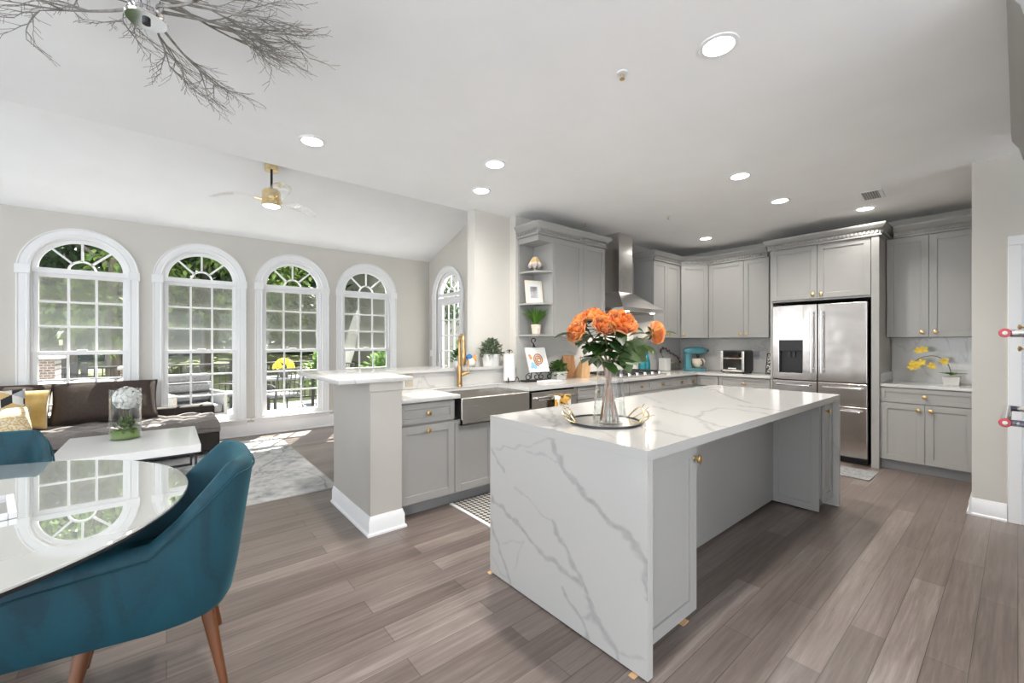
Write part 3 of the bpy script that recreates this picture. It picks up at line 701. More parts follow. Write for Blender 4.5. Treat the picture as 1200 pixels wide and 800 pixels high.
t = thing('kitchen_island', 'kitchen island with veined white quartz top and waterfall end panel', 'island', (IX0, IY0, 0))
ct = MB()
TT = .042
ct.grid(lambda u, v: (IX0 + u * (IX1 - IX0), IY0 + v * (IY1 - IY0), CZ), 300, 112)
for q in ([(IX0, IY0, CZ), (IX1, IY0, CZ), (IX1, IY0, CZ - TT), (IX0, IY0, CZ - TT)], [(IX0, IY1, CZ), (IX1, IY1, CZ), (IX1, IY1, CZ - TT), (IX0, IY1, CZ - TT)],
          [(IX0, IY0, CZ), (IX0, IY1, CZ), (IX0, IY1, CZ - TT), (IX0, IY0, CZ - TT)], [(IX1, IY0, CZ), (IX1, IY1, CZ), (IX1, IY1, CZ - TT), (IX1, IY0, CZ - TT)],
          [(IX0, IY0, CZ - TT), (IX1, IY0, CZ - TT), (IX1, IY1, CZ - TT), (IX0, IY1, CZ - TT)]):
    ct.bm.faces.new(ct._v(q))
ct.vein = lambda co: VTOP(co, [0, 1]); ct = kw(ct.build('countertop', QUARTZV, None, smooth=0), t)
def panel(x0, x1, nm, vein):
    p = MB(); z0, z1 = .008, CZ - TT - .0005
    p.grid(lambda u, v: (x0, IY0 + u * (IY1 - IY0), z0 + v * (z1 - z0)), 130, 110)
    for q in ([(x0, IY0, z0), (x1, IY0, z0), (x1, IY0, z1), (x0, IY0, z1)], [(x0, IY1, z0), (x1, IY1, z0), (x1, IY1, z1), (x0, IY1, z1)],
              [(x1, IY0, z0), (x1, IY1, z0), (x1, IY1, z1), (x1, IY0, z1)], [(x0, IY0, z0), (x1, IY0, z0), (x1, IY1, z0), (x0, IY1, z0)], [(x0, IY0, z1), (x1, IY0, z1), (x1, IY1, z1), (x0, IY1, z1)]):
        p.bm.faces.new(p._v(q))
    p.vein = vein; kw(p.build(nm, QUARTZV, None, smooth=0), t)
panel(IX0, IX0 + TT - .006, 'waterfall_panel', lambda co: VWAT(co, [1, 2]))
panel(IX1 - TT + .006, IX1, 'end_panel', lambda co: VWAT(co, [1, 2]) * .5)
def frontn(mb): return mb
b = MB().box((1.493, .985, .11), (1.93, 1.33, .871)).box((1.56, 1.05, .006), (1.90, 1.33, .11)).box((1.493, 1.33, .006), (4.2, 1.90, .871)).box((1.926, 1.312, .02), (3.96, 1.331, .871)); kw(b.build('cabinet_body', GRAY, None), t)
b = MB().box((3.955, .985, .11), (4.2, 1.33, .871)).box((3.97, 1.03, .006), (4.2, 1.33, .11)); kw(b.build('cabinet_body', GRAY, None), t)
b = MB(); shaker(b, 1.497, .085, 1.926, .862, .984); dr = kw(b.build('door', GRAY, None), t)
kk = knob(None, 1.902, .80, .964); kw(kk, t)
b = MB(); shaker(b, 3.975, .085, 4.196, .862, .984); kw(b.build('door', GRAY, None), t); kw(knob(None, 4.0, .80, .964), t)
b = MB(); M = Matrix.Translation((3.95, 1.325, 0)) @ Matrix.Rotation(-PI / 2, 4, 'Z'); sb = MB(); shaker(sb, 0, .012, .335, .868, 0, .018, .055, .007)
sb.bm.transform(M); kw(sb.build('side_panel', GRAY, None), t)
for i, (x0, x1) in enumerate([(1.5, 2.18), (2.18, 2.86), (2.86, 3.53), (3.53, 4.2)]):
    b = MB(); shaker(b, -x1 + .002, .11, -x0 - .002, .862, 0); b.bm.transform(Matrix.Translation((0, 1.9005, 0)) @ Matrix.Rotation(PI, 4, 'Z')); kw(b.build('door', GRAY, None), t)
SHIM = mat('shim_wood', (.65, .40, .20), .7)
for nm, lb, p in (('wood_shim', 'tiny wood shim at the back corner of the waterfall panel', (1.47, 1.955)), ('wood_shim', 'tiny wood shim under the waterfall panel near its front corner', (1.462, .985)), ('wood_shim', 'tiny wood shim beside the near island cabinet foot', (1.91, 1.02))):
    s = MB(); s.prism([(-.03, 0), (.02, 0), (.02, .007), (-.03, .001)], lambda x, z, d: (x, d, z), -.014, .014)
    s = s.build(nm, SHIM, loc=(p[0], p[1], .0005)); tag(s, lb, 'shim', 'wood shims under the island')

# tray, vase and roses
TX, TY = 1.80, 1.40
t = thing('mirror_tray', 'round mirrored tray with gold twig handles under the glass vase', 'tray', (TX, TY, CZ + .0005))
MB().lathe([(.175, 0), (.188, .003), (.188, .012), (.18, .012), (.178, .006), (.001, .006)], seg=48, cap=False).build('rim', DARKMETAL, t)
MB().lathe([(.178, .0058), (.178, .0075)], seg=48).build('mirror', mat('tray_mirror', (.88, .88, .87), .18, 1.), t)
rt = Vector((.770, -.637, 0)); fw = Vector((.637, .770, 0))
def twig(side):
    g = MB(); c = rt * side
    def P(a, b_, z): return c * a + fw * b_ + Vector((0, 0, z))
    g.tube(smooth_path([P(.165, -.06, .012), P(.19, -.05, .05), P(.195, 0, .075), P(.18, .06, .06), P(.15, .10, .012)]), .0042, 7)
    g.tube(smooth_path([P(.17, -.07, .012), P(.215, -.045, .03), P(.225, .02, .055), P(.17, .075, .012)]), .0035, 7)
    for a in ((.19, -.03, .06, .235, -.01, .085), (.195, .02, .07, .225, .05, .09), (.2, -.04, .035, .24, -.07, .05)): g.tube([P(*a[:3]), P(*a[3:])], [.003, .0015], 6)
    g.build('twig_handle', GOLD, t)
twig(-1); twig(1)
VX, VY = 1.785, 1.36
vz0 = CZ + .0085
t = thing('glass_vase', 'clear glass vase of orange roses on the mirrored tray', 'vase', (VX, VY, vz0))
po = [(.001, 0), (.078, 0), (.086, .006), (.086, .03), (.080, .10), (.070, .20), (.064, .27), (.066, .31), (.072, .325)]
MB().lathe(po + [(.069, .325), (.062, .31), (.060, .27), (.066, .20), (.076, .10), (.081, .03), (.081, .012), (.001, .012)], seg=36, cap=False).build('glass', CLEAR, t)
MB().lathe([(.001, .0125), (.079, .0125), (.0795, .03), (.0745, .10), (.0725, .118), (.001, .118)], seg=36, cap=False).build('water', clear('water', (.94, .96, .955), .02), t)
def rose_mat():
    m = mat('orange_rose', (.9, .3, .05), .6, Sheen_Weight=.3); N, L, B = nt(m)
    n = noise_tex(m, coords(m), 30, 3); g = node(m, 'ShaderNodeNewGeometry')
    f = mathn(m, 'ADD', mathn(m, 'MULTIPLY', n.outputs[0], .6), mathn(m, 'MULTIPLY', g.outputs['Random Per Island'], .45))
    c = ramp(m, f, [(.20, (.50, .05, .012)), (.36, (.68, .17, .025)), (.54, (.78, .31, .07)), (.74, (.84, .46, .17))]); L.new(c, B.inputs['Base Color'])
    t_ = node(m, 'ShaderNodeBsdfTranslucent'); mx = node(m, 'ShaderNodeMixShader'); mx.inputs[0].default_value = .3
    L.new(c, t_.inputs[0]); L.new(B.outputs[0], mx.inputs[1]); L.new(t_.outputs[0], mx.inputs[2]); L.new(mx.outputs[0], N['Material Output'].inputs[0]); return m
ROSE = rose_mat(); STEM = varied('rose_stem', (.10, .075, .03), (.16, .16, .05), 20, .5); STEMW = varied('stem_brown', (.20, .085, .03), (.28, .13, .05), 20, .5)
def bloom(r, seed):
    rng = random.Random(seed); b = MB()
    layers = [(.14, 3, .85, 1.12), (.26, 4, .75, 1.12), (.38, 5, .65, 1.08), (.52, 6, .55, 1.0), (.66, 7, .42, .88), (.82, 8, .22, .68), (.97, 8, .02, .42)]
    for li, (rr, n, base, top) in enumerate(layers):
        off = rng.random() * 6
        for k in range(n):
            a0 = off + 2 * PI * k / n; wd = 2 * PI / n * .70; tl = rng.uniform(-.06, .06)
            def P(u, v):
                a = a0 + (u - .5) * 2 * wd * (1 - .35 * (v - .45) ** 2)
                edge = 1 - .55 * abs(2 * u - 1) ** 2.6 * v
                h = (-.75 + (top + .75 + tl) * (v ** .8) * edge)
                cup = math.sin(min(1, v * 1.15) * PI * .62)
                q = rr * (.30 + .78 * cup) + (.10 * rr * max(0, v - .8) / .2 * (li > 2)) + .035 * (2 * u - 1) + .03 * math.sin(9 * u + k) * v
                return (r * q * math.cos(a), r * q * math.sin(a), r * h * .62)
            b.grid(P, 7, 7)
    return b
def rose(label, head, foot, r, tilt, nleaf, seed):
    rng = random.Random(seed); H = Vector(head); Fp = Vector(foot)
    t = thing('rose', label, 'rose', tuple(Fp), group='orange roses in the glass vase')
    mid = Vector((VX, VY, vz0 + .28)) + Vector((rng.uniform(-.025, .025), rng.uniform(-.025, .025), 0))
    path = smooth_path([Fp, mid, (mid + H) / 2 + Vector((0, 0, .015)), H], 7)
    loc_ = [p - Fp for p in path]
    MB().tube(loc_[:9], .0065, 8).build('stem_base', STEMW, t); MB().tube(loc_[8:], .0048, 8).build('stem', STEM, t)
    o = bloom(r, seed).build('bloom', ROSE, t); d = (Vector(tilt)).normalized(); o.rotation_mode = 'QUATERNION'; o.rotation_quaternion = d.to_track_quat('Z', 'Y'); o.location = H - Fp + d * r * .25
    lv = MB()
    for k in range(5): a = 2 * PI * k / 5; M = d.to_track_quat('Z', 'Y').to_matrix() @ Vector((math.cos(a), math.sin(a), -.15)); lv.leaf(H - Fp - d * r * .15, M, d, r * .75, r * .16)
    lv.build('sepals', ROSELEAF, t)
    lf = MB()
    for k in range(nleaf):
        i = rng.randint(9, len(loc_) - 2); a = rng.uniform(0, 2 * PI); dr_ = Vector((math.cos(a), math.sin(a), rng.uniform(-.5, .25)))
        pt = loc_[min(i, len(loc_) - 1)]; lf.tube([pt, pt + dr_ * .03], .0016, 5); lf.leaf(pt + dr_ * .028, dr_, (0, 0, 1), rng.uniform(.075, .125), rng.uniform(.027, .042))
    lf.build('leaves', ROSELEAF, t)
    return t
def RP(du, df, z): p = Vector((VX, VY, 0)) + rt * du + fw * df; return (p.x, p.y, z)
def FT(a): return (VX + .045 * math.cos(a), VY + .045 * math.sin(a), vz0 + .014)
rose('orange rose drooping lowest at the outer edge of the bouquet', RP(-.165, -.03, 1.39), FT(.2), .058, (-.8, .1, .35), 11, 1)
rose('orange rose behind the drooping one, half hidden', RP(-.13, .06, 1.445), FT(1.3), .055, (-.5, .3, .8), 11, 2)
rose('topmost orange rose in the cluster of the bouquet', RP(-.075, .03, 1.465), FT(2.4), .060, (-.2, -.2, 1), 12, 3)
rose('red-orange rose at the front of the cluster, facing out', RP(-.05, -.06, 1.42), FT(3.4), .056, (-.35, -.75, .55), 13, 4)
rose('largest orange rose, facing out next to the cluster', RP(.045, -.03, 1.425), FT(4.4), .078, (-.25, -.65, .7), 12, 5)
rose('lone orange rose reaching sideways on a long stem', RP(.222, -.02, 1.39), FT(5.5), .056, (.85, -.35, .1), 3, 6)
LG = thing('rose_foliage_sprig', 'big pale green leaf sprig reaching out of the glass vase toward the lone rose', 'foliage', RP(0, 0, vz0 + .014), group=None)
g = MB(); q = Vector(LG.location)
def S(du, df, z): return Vector(RP(du, df, z)) - q
g.tube(smooth_path([Vector((0, 0, 0)), S(.01, 0, 1.2), S(.06, -.01, 1.29), S(.14, -.02, 1.37)]), .004, 7); g.build('stem', STEM, LG)
BIGLEAF = leafy('large_rose_leaf', (.045, .085, .022), (.12, .17, .07), .45)
g = MB()
for du, df, z, dd_, L_, W_ in ((.12, -.02, 1.36, (.35, -.1, -.5), .12, .036), (.075, -.02, 1.31, (.7, -.2, -.35), .13, .04), (.05, -.03, 1.28, (.35, -.4, -.7), .11, .035), (.12, 0, 1.35, (-.5, .1, -.75), .13, .036), (.04, -.05, 1.27, (.85, -.5, -.15), .11, .04)):
    dv = rt * dd_[0] + fw * dd_[1] + Vector((0, 0, dd_[2])); g.leaf(S(du, df, z), dv, -fw + Vector((0, 0, .5)), L_, W_)
g.build('leaves', BIGLEAF, LG)
# ------------------------------------------------------------------ things on the counters and shelves
def pot_plant(name, label, loc, pot, leaves, rz=0., cat='potted plant', potmat=CERAMIC, leafmat=HERB, group=None):
    t = thing(name, label, cat, loc, rz, group); pot.build('pot', potmat, t); leaves.build('foliage', leafmat, t); return t
def tuft(n, h, spread, w, seed, c=(0, 0, 0), droop=.5):
    rng = random.Random(seed); b = MB()
    for k in range(n):
        a = rng.uniform(0, 2 * PI); l = rng.uniform(.2, 1) * spread; hh = h * rng.uniform(.65, 1); d = Vector((math.cos(a), math.sin(a), 0)); s = d.cross(Vector((0, 0, 1)))
        prev = None
        for i in range(5):
            q = i / 4; p = Vector(c) + d * (l * q ** 1.6 + .01) + Vector((0, 0, hh * (q - droop * .4 * q ** 3))); ww = w * (1 - q * .9)
            cur = b._v([p - s * ww, p + s * ww])
            if prev: b.bm.faces.new([prev[0], prev[1], cur[1], cur[0]])
            prev = cur
    return b
def bushy(n, r, c, L, W, seed, flat=1., stems=0):
    rng = random.Random(seed); b = MB()
    for k in range(n):
        a = rng.uniform(0, 2 * PI); e = rng.uniform(-.1, 1) ** 1.; q = rng.uniform(.35, 1)
        d = Vector((math.cos(a) * math.cos(e * PI / 2), math.sin(a) * math.cos(e * PI / 2), math.sin(e * PI / 2)))
        p = Vector(c) + Vector((d.x * r[0], d.y * r[1], d.z * r[2])) * q
        dd = d + Vector((rng.uniform(-.6, .6), rng.uniform(-.6, .6), rng.uniform(-.5, .5))); b.leaf(p, dd, (rng.uniform(-.3, .3), .2, 1), L * rng.uniform(.6, 1.1), W * rng.uniform(.7, 1.1), n=3)
        if stems and k % stems == 0: b.tube([Vector(c), p], .0015, 4)
    return b
# open shelves
b = MB().lathe([(.030, 0), (.037, .005), (.046, .085), (.046, .09), (.041, .09), (.038, .075), (.001, .075)], seg=24, cap=False)
WICKER = varied('whitewashed_wicker', (.55, .44, .32), (.70, .64, .56), 60, .8, bumps=.3)
pot_plant('potted_grass', 'potted bright green grass on the bottom open shelf', (3.10, 3.34, UZ0 + .0205), b, tuft(230, .22, .17, .0065, 5, (0, 0, .07)), potmat=WICKER, leafmat=FERN).scale = (1.2, 1.2, 1.2)
t = thing('photo_frame', 'white photo frame leaning on the middle open shelf', 'picture frame', (3.10, 3.36, 1.7655), R(-20))
Mt = Matrix.Rotation(R(-12), 4, 'X')
b = MB()
for q in (((-.10, -.008, 0), (-.075, .008, .26)), ((.075, -.008, 0), (.10, .008, .26)), ((-.075, -.008, 0), (.075, .008, .025)), ((-.075, -.008, .235), (.075, .008, .26))): b.box(*q, .003, Mt)
b.build('frame', mat('champagne_frame', (.72, .66, .55), .4), t)
MB().box((-.076, -.002, .024), (.076, .004, .236), 0, Mt).build('mat_board', PAPER, t)
PH = varied('grey_photo', (.18, .17, .18), (.62, .60, .62), 9, .3)
MB().box((-.042, -.0035, .06), (.042, .0, .19), 0, Mt).build('photo', PH, t)
t = thing('shell_lamp', 'small round amber and grey decorative lamp on the top open shelf', 'lamp', (3.105, 3.36, 2.1105))
MB().lathe([(.03, 0), (.034, .008), (.015, .014), (.012, .03), (.05, .05)], seg=20).build('base', WICKER, t)
b = MB(); b.grid(lambda u, v: ((.078 - .055 * v ** 1.6) * math.cos(2 * PI * u) * (1 + .10 * math.cos(2 * PI * u * 9) * (1 - v)), (.078 - .055 * v ** 1.6) * math.sin(2 * PI * u) * (1 + .10 * math.cos(2 * PI * u * 9) * (1 - v)), .04 + .12 * v + .012 * math.cos(2 * PI * u * 9) * (1 - v)), 72, 9, cu=True)
AMB = mat('amber_shell', (.6, .4, .2), .35); N_, L_, B_ = nt(AMB); sp = node(AMB, 'ShaderNodeSeparateXYZ'); L_.new(coords(AMB), sp.inputs[0])
L_.new(ramp(AMB, mathn(AMB, 'MULTIPLY', sp.outputs[2], 6), [(.35, (.38, .34, .33)), (.55, (.72, .66, .55)), (.62, (.66, .44, .18)), (.95, (.80, .62, .36))]), B_.inputs['Base Color'])
b.build('shade', AMB, t)

# around the sink
t = thing('paper_towel_holder', 'white paper towel roll on a black scroll holder beside the sink', 'paper towel', (2.79, 3.42, CZ + .0005))
MB().lathe([(.062, .0), (.062, .28)], (0, 0, .025), 28).build('towel_roll', PAPER, t)
b = MB(); b.tube([(0, 0, .02), (0, 0, .325)], .005, 8); b.lathe([(.002, .32), (.012, .332), (.009, .345), (.001, .35)], seg=10)
b.tube(smooth_path([(-.02, 0, .318), (-.035, 0, .335), (-.015, 0, .345), (.0, 0, .33), (.02, 0, .345), (.04, 0, .33), (.03, 0, .318)]), .003, 6)
for a in (-2.4, -.7, 1.2):
    c = Vector((math.cos(a), math.sin(a), 0)); b.tube(smooth_path([Vector((0, 0, .02)), c * .055 + Vector((0, 0, .018)), c * .075 + Vector((0, 0, .055)), c * .092 + Vector((0, 0, .05)), c * .105 + Vector((0, 0, .004))]), .0045, 7)
b.build('stand', IRON, t)
# ledge planter etc
def oval(r0, r1, h, sx, sy, wall=.01): return MB().lathe([(r0, 0), (r1, h), (r1 - wall, h), (r1 - wall - .004, h - .02), (.001, h - .02)], seg=32, sx=sx, sy=sy, cap=False)
lv = bushy(240, (.155, .075, .15), (0, 0, .12), .055, .018, 8, stems=4)
pot_plant('eucalyptus_planter', 'grey green plant in an oval white planter on the raised bar', (2.665, 3.567, LZ + .0005), oval(.075, .088, .125, 1.35, .72), lv, leafmat=EUCA)
t = pot_plant('small_bushy_plant', 'small dark green plant on the raised bar behind the faucet', (2.30, 3.66, LZ + .0005), oval(.035, .045, .06, 1, 1), bushy(110, (.085, .07, .10), (0, 0, .075), .04, .016, 9), leafmat=leafy('deep_green_leaves', (.015, .06, .02), (.06, .14, .05)))
t = thing('glass_ornament', 'small blue, orange and white glass ornament on the raised bar', 'ornament', (2.45, 3.63, LZ + .0005))
MB().ell((0, 0, .045), (.05, .03, .045), p=2.6).build('base', CERAMIC, t)
MB().ell((-.025, 0, .095), (.035, .022, .035)).build('bird_body', mat('blue_glass', (.03, .16, .45), .1), t)
b = MB(); b.ell((.03, -.012, .075), (.026, .018, .03)); b.lathe([(.012, 0), (.001, .035)], (.035, -.014, .095), 10); b.build('flame', mat('orange_glass', (.85, .30, .03), .15), t)

# range counter
t = thing('book_easel', 'open cookbook page on a black scroll easel by the corner of the range wall', 'easel', (3.12, 3.36, CZ + .0005), R(-8))
Me = Matrix.Rotation(R(-18), 4, 'X'); b = MB()
b.box((-.17, -.06, 0), (.17, .06, .016), .003); ez = .016
def scroll(cx, s): return smooth_path([(cx + s * .0, 0, .09), (cx + s * .045, 0, .06), (cx + s * .04, 0, .022), (cx + s * .0, 0, .025), (cx - s * .002, 0, .055), (cx + s * .02, 0, .06)])
for cx, s in ((-.12, -1), (-.05, 1), (.05, -1), (.12, 1)): b.tube([(p[0], p[1] - .05, p[2] + ez - .005) for p in scroll(cx, s)], .005, 6)
b.tube([(-.1, -.045, .10), (.1, -.045, .10)], .005, 6); b.tube([(-.09, -.045, .10), (0, .05, .41)], .005, 6); b.tube([(.09, -.045, .10), (0, .05, .41)], .005, 6); b.tube([(0, .05, .41), (0, .10, .02)], .005, 6)
b.tube(smooth_path([(0, .05, .41), (-.03, .05, .44), (-.01, .05, .47), (.025, .05, .455), (.012, .05, .43)]), .005, 6); b.build('iron_stand', IRON, t)
bk = thing('cookbook', 'white cookbook with a brown spiral picture resting on the black scroll easel', 'book', (3.12, 3.36, CZ + .0005), R(-8))
Mb = Matrix.Translation((0, -.075, .107)) @ Matrix.Rotation(R(-20), 4, 'X')
MB().box((-.13, 0, 0), (.13, .022, .28), .003, Mb).build('cover', PAPER, bk)
b = MB(); b.tube([(.01 + (.012 + .0035 * a) * math.cos(a) * .9, -.0035, .14 + (.012 + .0035 * a) * math.sin(a)) for a in [i * .3 for i in range(58)]], .006, 5, M=Mb); b.build('spiral_print', mat('brown_print', (.42, .17, .05), .7), bk)
b = MB()
for x, z, r in ((-.095, .185, .018), (-.085, .16, .02)): b.ell((x, -.001, z), (r, .003, r), 12, 6, M=Mb)
b.build('orange_print', mat('orange_print', (.7, .25, .08), .7), bk)
b = MB()
for x, z, r in ((-.075, .09, .025), (-.05, .06, .025), (-.09, .06, .02)): b.ell((x, -.001, z), (r, .003, r), 12, 6, M=Mb)
b.build('blue_print', mat('pale_blue_print', (.25, .45, .6), .7), bk)
t = thing('recipe_booklet', 'flat white booklet lying on the counter in front of the easel', 'booklet', (3.16, 3.20, CZ + .0005), R(4))
MB().box((-.12, -.075, 0), (.13, .07, .018), .003).build('cover', PAPER, t)
def rect_pot(w, d, h, tp=.012):
    b = MB(); l0 = [(-w / 2 + tp, -d / 2 + tp, 0), (w / 2 - tp, -d / 2 + tp, 0), (w / 2 - tp, d / 2 - tp, 0), (-w / 2 + tp, d / 2 - tp, 0)]; l1 = [(-w / 2, -d / 2, h), (w / 2, -d / 2, h), (w / 2, d / 2, h), (-w / 2, d / 2, h)]
    k = .9; l2 = [(x * k, y * k, z) for x, y, z in l1]; l3 = [(x * k, y * k, h - .015) for x, y, z in l1]; return b.loft([l0, l1, l2, l3])
pot_plant('potted_herb', 'leafy green herb in a white square pot next to the cookbook', (3.49, 3.38, CZ + .0005), rect_pot(.17, .12, .09), bushy(190, (.15, .08, .125), (0, 0, .075), .055, .022, 12, stems=5), leafmat=HERB)
t = tag(MB().box((-.10, -.012, 0), (.10, .010, .27), .01, Matrix.Rotation(R(-9), 4, 'X')).build('cutting_board', BOARD, loc=(3.76, 3.44, CZ + .001)), 'tall brown wood cutting board leaning on the backsplash behind the knife block', 'cutting board')
t = thing('knife_block', 'light wood knife block with white handled knives', 'knife block', (3.87, 3.35, CZ + .0005), R(-12))
b = MB(); b.prism([(-.06, 0), (.07, 0), (.08, .06), (-.03, .20), (-.085, .165)], lambda y, z, d: (d, y, z), -.06, .06); b.build('block', LIGHTWOOD, t)
for k in range(5):
    x = -.045 + .0225 * k; b = MB(); d = Vector((0, -.60, .80)).normalized(); p = Vector((x, -.05 + .0 * k, .19)); b.tube([p, p + d * .045, p + d * .12], [.008, .010, .009], 8); b.build('knife_handle', CERAMIC, t)
t = thing('utensil_crock', 'white ceramic crock beside the knife block at the cooktop', 'crock', (3.99, 3.47, CZ + .0005))
MB().lathe([(.035, 0), (.04, .01), (.042, .14), (.037, .14), (.035, .03), (.001, .03)], seg=20, cap=False).build('body', CERAMIC, t)
b = MB(); b.tube([(0, 0, .03), (.02, .0, .24)], .005, 6); b.tube([(0.005, 0, .03), (-.012, .005, .26)], .005, 6); b.build('utensils', BOARD, t)
BLUEG = clear('teal_glass', (.03, .42, .50), .10)
BLUES = mat('teal_bottle_glass', (.01, .20, .26), .08, Transmission_Weight=.35)
for x, lb in ((5.30, 'tall teal glass bottle nearer the cooktop'), (5.415, 'tall teal glass bottle further from the cooktop')):
    t = thing('glass_bottle', lb, 'bottle', (x, 3.46, CZ + .0005), group='teal bottles by the cooktop')
    MB().lathe([(.045, 0), (.052, .01), (.052, .13), (.045, .17), (.022, .24), (.017, .29), (.020, .30)], seg=24).build('body', BLUES, t); MB().lathe([(.02, .30), (.022, .31), (.016, .335), (.004, .345)], seg=14).build('stopper', BLUES, t)
t = thing('branch_vase', 'tall white vase with a dark budding branch beside the teal bottles', 'vase', (5.80, 3.40, CZ + .0005))
MB().box((-.07, -.06, 0), (.07, .06, .19), .008).build('body', CERAMIC, t)
b = MB(); pth = smooth_path([(-.03, 0, .18), (-.10, 0, .28), (-.04, -.01, .33), (.10, -.03, .27), (.25, -.06, .19), (.34, -.07, .12)]); b.tube(pth, .004, 6); b.build('branch', IRON, t)
b = MB(); rng = random.Random(3)
for p in pth[6:]: b.ell(p + Vector((rng.uniform(-.015, .015), rng.uniform(-.01, .01), rng.uniform(-.012, .02))), (.013, .012, .016), 8, 6)
b.build('buds', mat('dark_plum_buds', (.06, .025, .035), .6), t)
OIL = clear('pale_bottle_glass', (.85, .86, .80), .08)
for x, lb in ((6.07, 'small clear corked bottle nearer the white vase'), (6.23, 'small clear corked bottle nearer the stand mixer')):
    t = thing('corked_bottle', lb, 'bottle', (x, 3.44, CZ + .0005), group='corked glass bottles')
    MB().lathe([(.03, 0), (.035, .008), (.035, .09), (.014, .115), (.013, .135)], seg=18).build('body', OIL, t); MB().lathe([(.012, .13), (.014, .16), (.012, .162)], seg=12).build('cork', BOARD, t)
# stand mixer
TQ = mat('turquoise_enamel', (.08, .24, .28), .22)
t = thing('stand_mixer', 'turquoise stand mixer with a cream bowl in the counter corner', 'stand mixer', (6.19, 3.14, CZ + .0005), R(-38))
b = MB(); b.prism([(-.15, -.05), (-.15, .05), (-.11, .09), (.02, .085), (.13, .10), (.17, .06), (.17, -.06), (.13, -.10), (.02, -.085), (-.11, -.09)], lambda x, y, d: (x, y, d), 0, .035); bmesh.ops.bevel(b.bm, geom=list(b.bm.edges), offset=.008, segments=2, affect='EDGES', profile=.5); b.build('base', TQ, t)
b = MB(); b.loft([[(-.105 + sx * a, sy * bb, z) for sx, sy in ((-1, -1), (1, -1), (1, 1), (-1, 1))] for a, bb, z in ((.045, .07, .03), (.040, .05, .12), (.042, .048, .22), (.05, .05, .26))]); bmesh.ops.bevel(b.bm, geom=list(b.bm.edges), offset=.012, segments=2, affect='EDGES', profile=.5); b.build('column', TQ, t)
b = MB(); b.ell((.015, 0, .30), (.185, .065, .058), 24, 14, 2.5); b.build('head', TQ, t)
MB().lathe([(.03, 0), (.03, .02)], M=Matrix.Translation((.19, 0, .30)) @ Matrix.Rotation(PI / 2, 4, 'Y'), seg=16).build('attachment_hub', CHROME, t)
MB().lathe([(.04, 0), (.045, .01), (.075, .03), (.098, .08), (.102, .135), (.104, .14), (.097, .138), (.09, .08), (.001, .03)], (.06, 0, .04), 28, cap=False).build('bowl', mat('cream_bowl', (.72, .64, .52), .25), t)
MB().tube(smooth_path([(.06, -.10, .16), (.06, -.15, .15), (.06, -.15, .09), (.06, -.09, .08)]), .008, 8).build('bowl_handle', DARKMETAL, t)
MB().lathe([(.018, 0), (.022, .045), (.03, .05)], (.06, 0, .19), 14).build('beater_shaft', DARKMETAL, t)
# air fryer
t = thing('air_fryer_oven', 'black and steel air fryer oven on the counter by the refrigerator wall', 'air fryer', (6.0, 2.665, CZ + .0005), -PI / 2)
MB().box((.0, .0, .015), (.325, .30, .315), .025, seg=3).build('body', BLACK, t)
b = MB(); b.box((.008, -.012, .02), (.04, .004, .305), .005).box((.285, -.012, .02), (.317, .004, .305), .005).box((.008, -.012, .02), (.317, .004, .05), .005).box((.008, -.014, .195), (.317, .006, .215), .004); b.build('steel_trim', STEELX, t)
MB().box((.042, -.008, .05), (.283, .0, .195)).build('door_window', mat('dark_oven_glass', (.02, .02, .02), .08), t)
MB().box((.042, -.010, .217), (.283, .0, .30), .003).build('control_panel', mat('gloss_black', (.008, .008, .01), .06), t)
b = MB(); b.tube([(.05, -.035, .205), (.275, -.035, .205)], .009, 8); b.tube([(.06, -.01, .205), (.06, -.035, .205)], .006, 6); b.tube([(.265, -.01, .205), (.265, -.035, .205)], .006, 6); b.build('handle', STEELX, t)
MB().box((.11, -.011, .06), (.215, -.007, .075)).build('label_strip', PAPER, t)
b = MB()
for x in (.03, .295):
    for y in (.03, .27): b.lathe([(.012, 0), (.014, .018)], (x, y, 0), 10)
b.build('feet', BLACK, t)
PATT = varied('speckled_print', (.05, .05, .05), (.75, .74, .70), 55, .6, st=(.47, .53))
t = thing('decorative_tray', 'black edged patterned tray leaning on the wall beside the refrigerator', 'tray', (6.30, 2.14, CZ + .0005), -PI / 2)
Mx = Matrix.Rotation(R(-14), 4, 'X'); b = MB().box((-.055, -.012, 0), (-.045, .012, .28), .002, Mx).box((.045, -.012, 0), (.055, .012, .28), .002, Mx).box((-.055, -.012, 0), (.055, .012, .012), .002, Mx).box((-.055, -.012, .268), (.055, .012, .28), .002, Mx); b.build('rim', BLACK, t)
MB().box((-.046, -.004, .01), (.046, .004, .27), 0, Mx).build('face', PATT, t)
# dish towel on the dishwasher handle
def towel_mat():
    m = mat('floral_towel', (.8, .78, .72), .9); N, L, B = nt(m); v = coords(m); n = noise_tex(m, v, 11, 2); n2 = noise_tex(m, v, 17, 2)
    c = ramp(m, n.outputs[0], [(.40, (.78, .76, .70)), (.50, (.80, .78, .72)), (.53, (.65, .30, .05)), (.60, (.70, .38, .06))])
    k = ramp(m, n2.outputs[0], [(.56, (0, 0, 0)), (.60, (1, 1, 1))]); L.new(mixc(m, k, c, (.05, .08, .04)), B.inputs['Base Color']); return m
t = MB(); t.grid(lambda u, v: (2.90 + .22 * u, 2.866 - .014 * math.sin(u * 9) - .006 + (.0 if v < .5 else .0), .815 - .40 * v), 14, 12)
tw = t; tw.grid(lambda u, v: (2.90 + .22 * u, 2.862 + .028 * (.5 - .5 * math.cos(PI * v)), .8145 + .006 * math.sin(PI * v)), 14, 6)
o = tw.build('dish_towel', towel_mat()); md = o.modifiers.new('thick', 'SOLIDIFY'); md.thickness = .004; tag(o, 'floral dish towel hanging over the dishwasher handle', 'towel')
